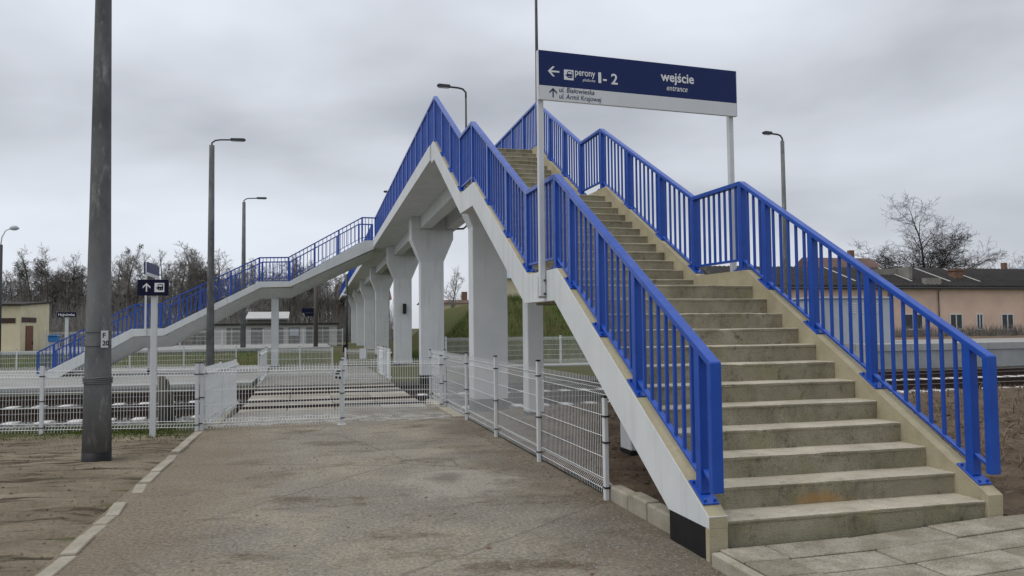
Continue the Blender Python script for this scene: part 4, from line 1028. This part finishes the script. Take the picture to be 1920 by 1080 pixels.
# ------------------------------------------------------------------ bare trees
def bare_tree(seed, H, form, mats, levels=4, dens=1.):
    r = random.Random(seed); tr = MB(); cr2 = MB(); tips = []
    def grow(p, d, ln, rad, lv):
        n = 6 if lv == 0 else 4 if lv < 3 else 3; pts = [p.copy()]; dirs = []; q = p.copy(); dd = d.copy()
        wob = (.05, .16, .20, .24, .28)[min(lv, 4)]
        for i in range(n):
            dd = (dd+Vector((r.gauss(0, wob), r.gauss(0, wob), r.gauss(0, wob*.7)+(.07 if lv and form != 'oak' else .03)))).normalized()
            q = q+dd*ln/n; pts.append(q.copy()); dirs.append(dd.copy())
        rad2 = rad*(.45 if lv == 0 else .3)
        rr = [max(.010 if form == 'oak' else .011, rad+(rad2-rad)*i/n) for i in range(n+1)]
        (tr if lv == 0 else cr2).tube(pts, rr, (8, 5, 4, 3, 3)[min(lv, 4)], caps=False)
        if lv >= levels:
            tips.append(q); return
        if form == 'oak': nk = (11, 7, 6, 5, 3)[lv]
        else: nk = (15, 6, 5, 4, 3)[lv]
        nk = max(2, int(round(nk*dens)))
        for k in range(nk):
            t0 = (.5 if form == 'oak' else .30) if lv == 0 else .22
            f = t0+(1-t0)*(k+r.random())/nk; i = min(n-1, int(f*n)); b_ = pts[i].lerp(pts[i+1], f*n-i)
            a = r.uniform(0, 6.283); side = Vector((math.cos(a), math.sin(a), 0))
            ax = dirs[i]; side = (side-ax*side.dot(ax)).normalized()
            if form == 'oak': up = (.95, 1., .9, .8, .7)[lv]*r.uniform(.55, 1.45)
            else: up = (1.05, 1.0, .9, .8, .7)[lv]*r.uniform(.7, 1.3)
            nd = (side+ax*up+Vector((0, 0, .12))).normalized()
            l2 = ln*((.78 if form == 'oak' else .36) if lv == 0 else .55)*r.uniform(.7, 1.15)*(1-.45*f*(lv == 0 and form != 'oak'))
            grow(b_, nd, l2, max(.011, rr[i]*(.8 if form == 'oak' else 1)*(.55 if lv == 0 else .5)), lv+1)
        if lv < 2: grow(pts[-1], dirs[-1], ln*.35, rad2, lv+1) if lv else grow(pts[-1], dirs[-1], ln*(.95 if form == 'oak' else .22), rad2, 1)
    grow(Vector((0, 0, -.3)), Vector((0, 0, 1)), H*(.40 if form == 'oak' else .74), H*(.021 if form == 'oak' else .013), 0)
    return tr.mesh('trunk', mats[0]), cr2.mesh('crown', mats[1]), tips
def mistletoe_mesh(tips, r, n):
    mb = MB()
    for i in range(n):
        c_ = r.choice(tips); s_ = r.uniform(.22, .42)
        for k in range(46):
            v = Vector((r.gauss(0, 1), r.gauss(0, 1), r.gauss(0, 1))).normalized()*s_*r.uniform(.5, 1.05); b = len(mb.v)
            u = v.orthogonal().normalized()*s_*.28; w2 = v.cross(u).normalized()*s_*.28; p = c_+v
            mb.v += [tuple(p-u), tuple(p+w2), tuple(p+u)]; mb.face([b, b+1, b+2])
    return mb.mesh('mistletoe', 'mistletoe_leaf')
def tree_proto(seed, H, form, mats, label, mist=0, name='bare_tree', levels=4, dens=1., group=None):
    a, b_, tips = bare_tree(seed, H, form, mats, levels, dens)
    t = local_thing(name, label, 'tree', group)
    link('trunk', a, t); link('crown', b_, t)
    rm = random.Random(seed)
    for i in range(mist): link('mistletoe', mistletoe_mesh(tips, rm, 1), t)
    return t
WG = 'bare trees of the wood beyond the platforms'
WL = 'leafless deciduous tree in the wood beyond the platforms'
protos = [tree_proto(21, 12, 'wood', ('bark', 'twig_pale'), WL, 0, dens=.95, group=WG), tree_proto(22, 13, 'wood', ('bark', 'twig'), WL, 0, group=WG),
          tree_proto(23, 11, 'wood', ('bark_dark', 'twig'), WL, 0, dens=1.1, group=WG), tree_proto(24, 13.5, 'wood', ('bark', 'twig_pale'), WL, 0, dens=.9, group=WG)]
WM = 'leafless tree with dark mistletoe clumps in the wood beyond the platforms'; MG = 'mistletoe hung trees of the wood'
mist = [tree_proto(31, 13, 'wood', ('bark', 'twig_pale'), WM, 12, group=MG), tree_proto(32, 12.5, 'wood', ('bark', 'twig'), WM, 9, group=MG)]
r = random.Random(41); used = set()
def put(proto, px, Y, sc):
    loc = (X_at(px, Y), Y, gz(X_at(px, Y), Y)-.05); rz = r.uniform(0, 6.28)
    if proto.name in used: copy_thing(proto, loc, rz, sc)
    else:
        used.add(proto.name); proto.location = loc; proto.rotation_euler = (0, 0, rz); proto.scale = (sc,)*3
for px, Y, sc in ((62, 104, 1.03), (82, 106, 1.08), (118, 104, .92), (228, 104, 1.05), (248, 107, 1.0), (142, 108, 1.0)): put(mist[int(px)//2 % 2], px, Y, sc)
for i in range(44): put(protos[i % 4], -60+i*8.2+r.uniform(-6, 6), r.uniform(106, 128), r.uniform(.80, 1.02)*(.95 if i < 14 else 1))
for i in range(52): put(protos[(i+1) % 4], 308+i*7.+r.uniform(-5, 5), r.uniform(96, 122), r.uniform(.84, 1.08)*(1.0 if i < 20 else .9))
def brush(n, spot, seed, name, label, mat='twig'):
    mb = MB(); r = random.Random(seed)
    for i in range(n):
        x, y, z, h = spot(r)
        for k in range(3):
            a = r.uniform(0, 6.3); l = h*r.uniform(.5, 1.); t_ = r.uniform(.05, .5); p = Vector((x, y, z)); d = Vector((math.cos(a)*t_, math.sin(a)*t_, 1)).normalized()
            mb.tube([p, p+d*l*.5+Vector((r.gauss(0, .06), r.gauss(0, .06), 0)), p+d*l], [.022, .015, .006], 3, caps=False, smooth=False)
    mb.build(name, mat, kind='stuff', label=label, cat='undergrowth')
brush(9000, lambda r: (r.uniform(-70, 8), r.uniform(93, 125), -.1, r.uniform(2., 7.)), 51, 'undergrowth', 'dense leafless brown undergrowth below the wood', 'twig_pale')
OK = tree_proto(64, 18.5, 'oak', ('bark_dark', 'bark_dark'), 'large spreading bare oak above the dark corrugated roof', 0, 'oak_tree', 5, 1.08)
OK.location = (X_at(1752, 75), 75, .3); OK.rotation_euler = (0, 0, 1.1)
ok2 = tree_proto(62, 11.5, 'oak', ('bark_dark', 'twig'), 'smaller bare tree right of the large oak behind the roof', 0, 'bare_tree', 4, .95)
ok2.location = (X_at(1800, 84), 84, .3)
copy_thing(ok2, (X_at(1862, 92), 92, .3), 2.2, 1.12, 'bare tree behind the pale blue metal roof', None)
copy_thing(ok2, (X_at(1915, 90), 90, .3), 4.2, 1.1, 'bare tree behind the second metal roofed house', None)
sg = 'bare saplings behind the stair'
sap = tree_proto(63, 6.5, 'wood', ('bark', 'twig_pale'), 'slender leafless sapling seen through the stair railing', 0, 'sapling', 3, .9, sg)
for i, (px, Y, sc) in enumerate(((1345, 44, 1.), (1375, 46, .9), (1405, 45, .95), (1432, 47, .9), (1320, 47, .85), (848, 62, .9))):
    loc = (X_at(px, Y), Y, mound_z(X_at(px, Y), Y))
    if i == 0: sap.location = loc
    elif px == 848: copy_thing(sap, loc, i, sc, 'slender leafless sapling in front of the low yellow building', None)
    else: copy_thing(sap, loc, i, sc)
print('objects', len(bpy.data.objects), 'tris', sum(len(me.polygons) for me in bpy.data.meshes))
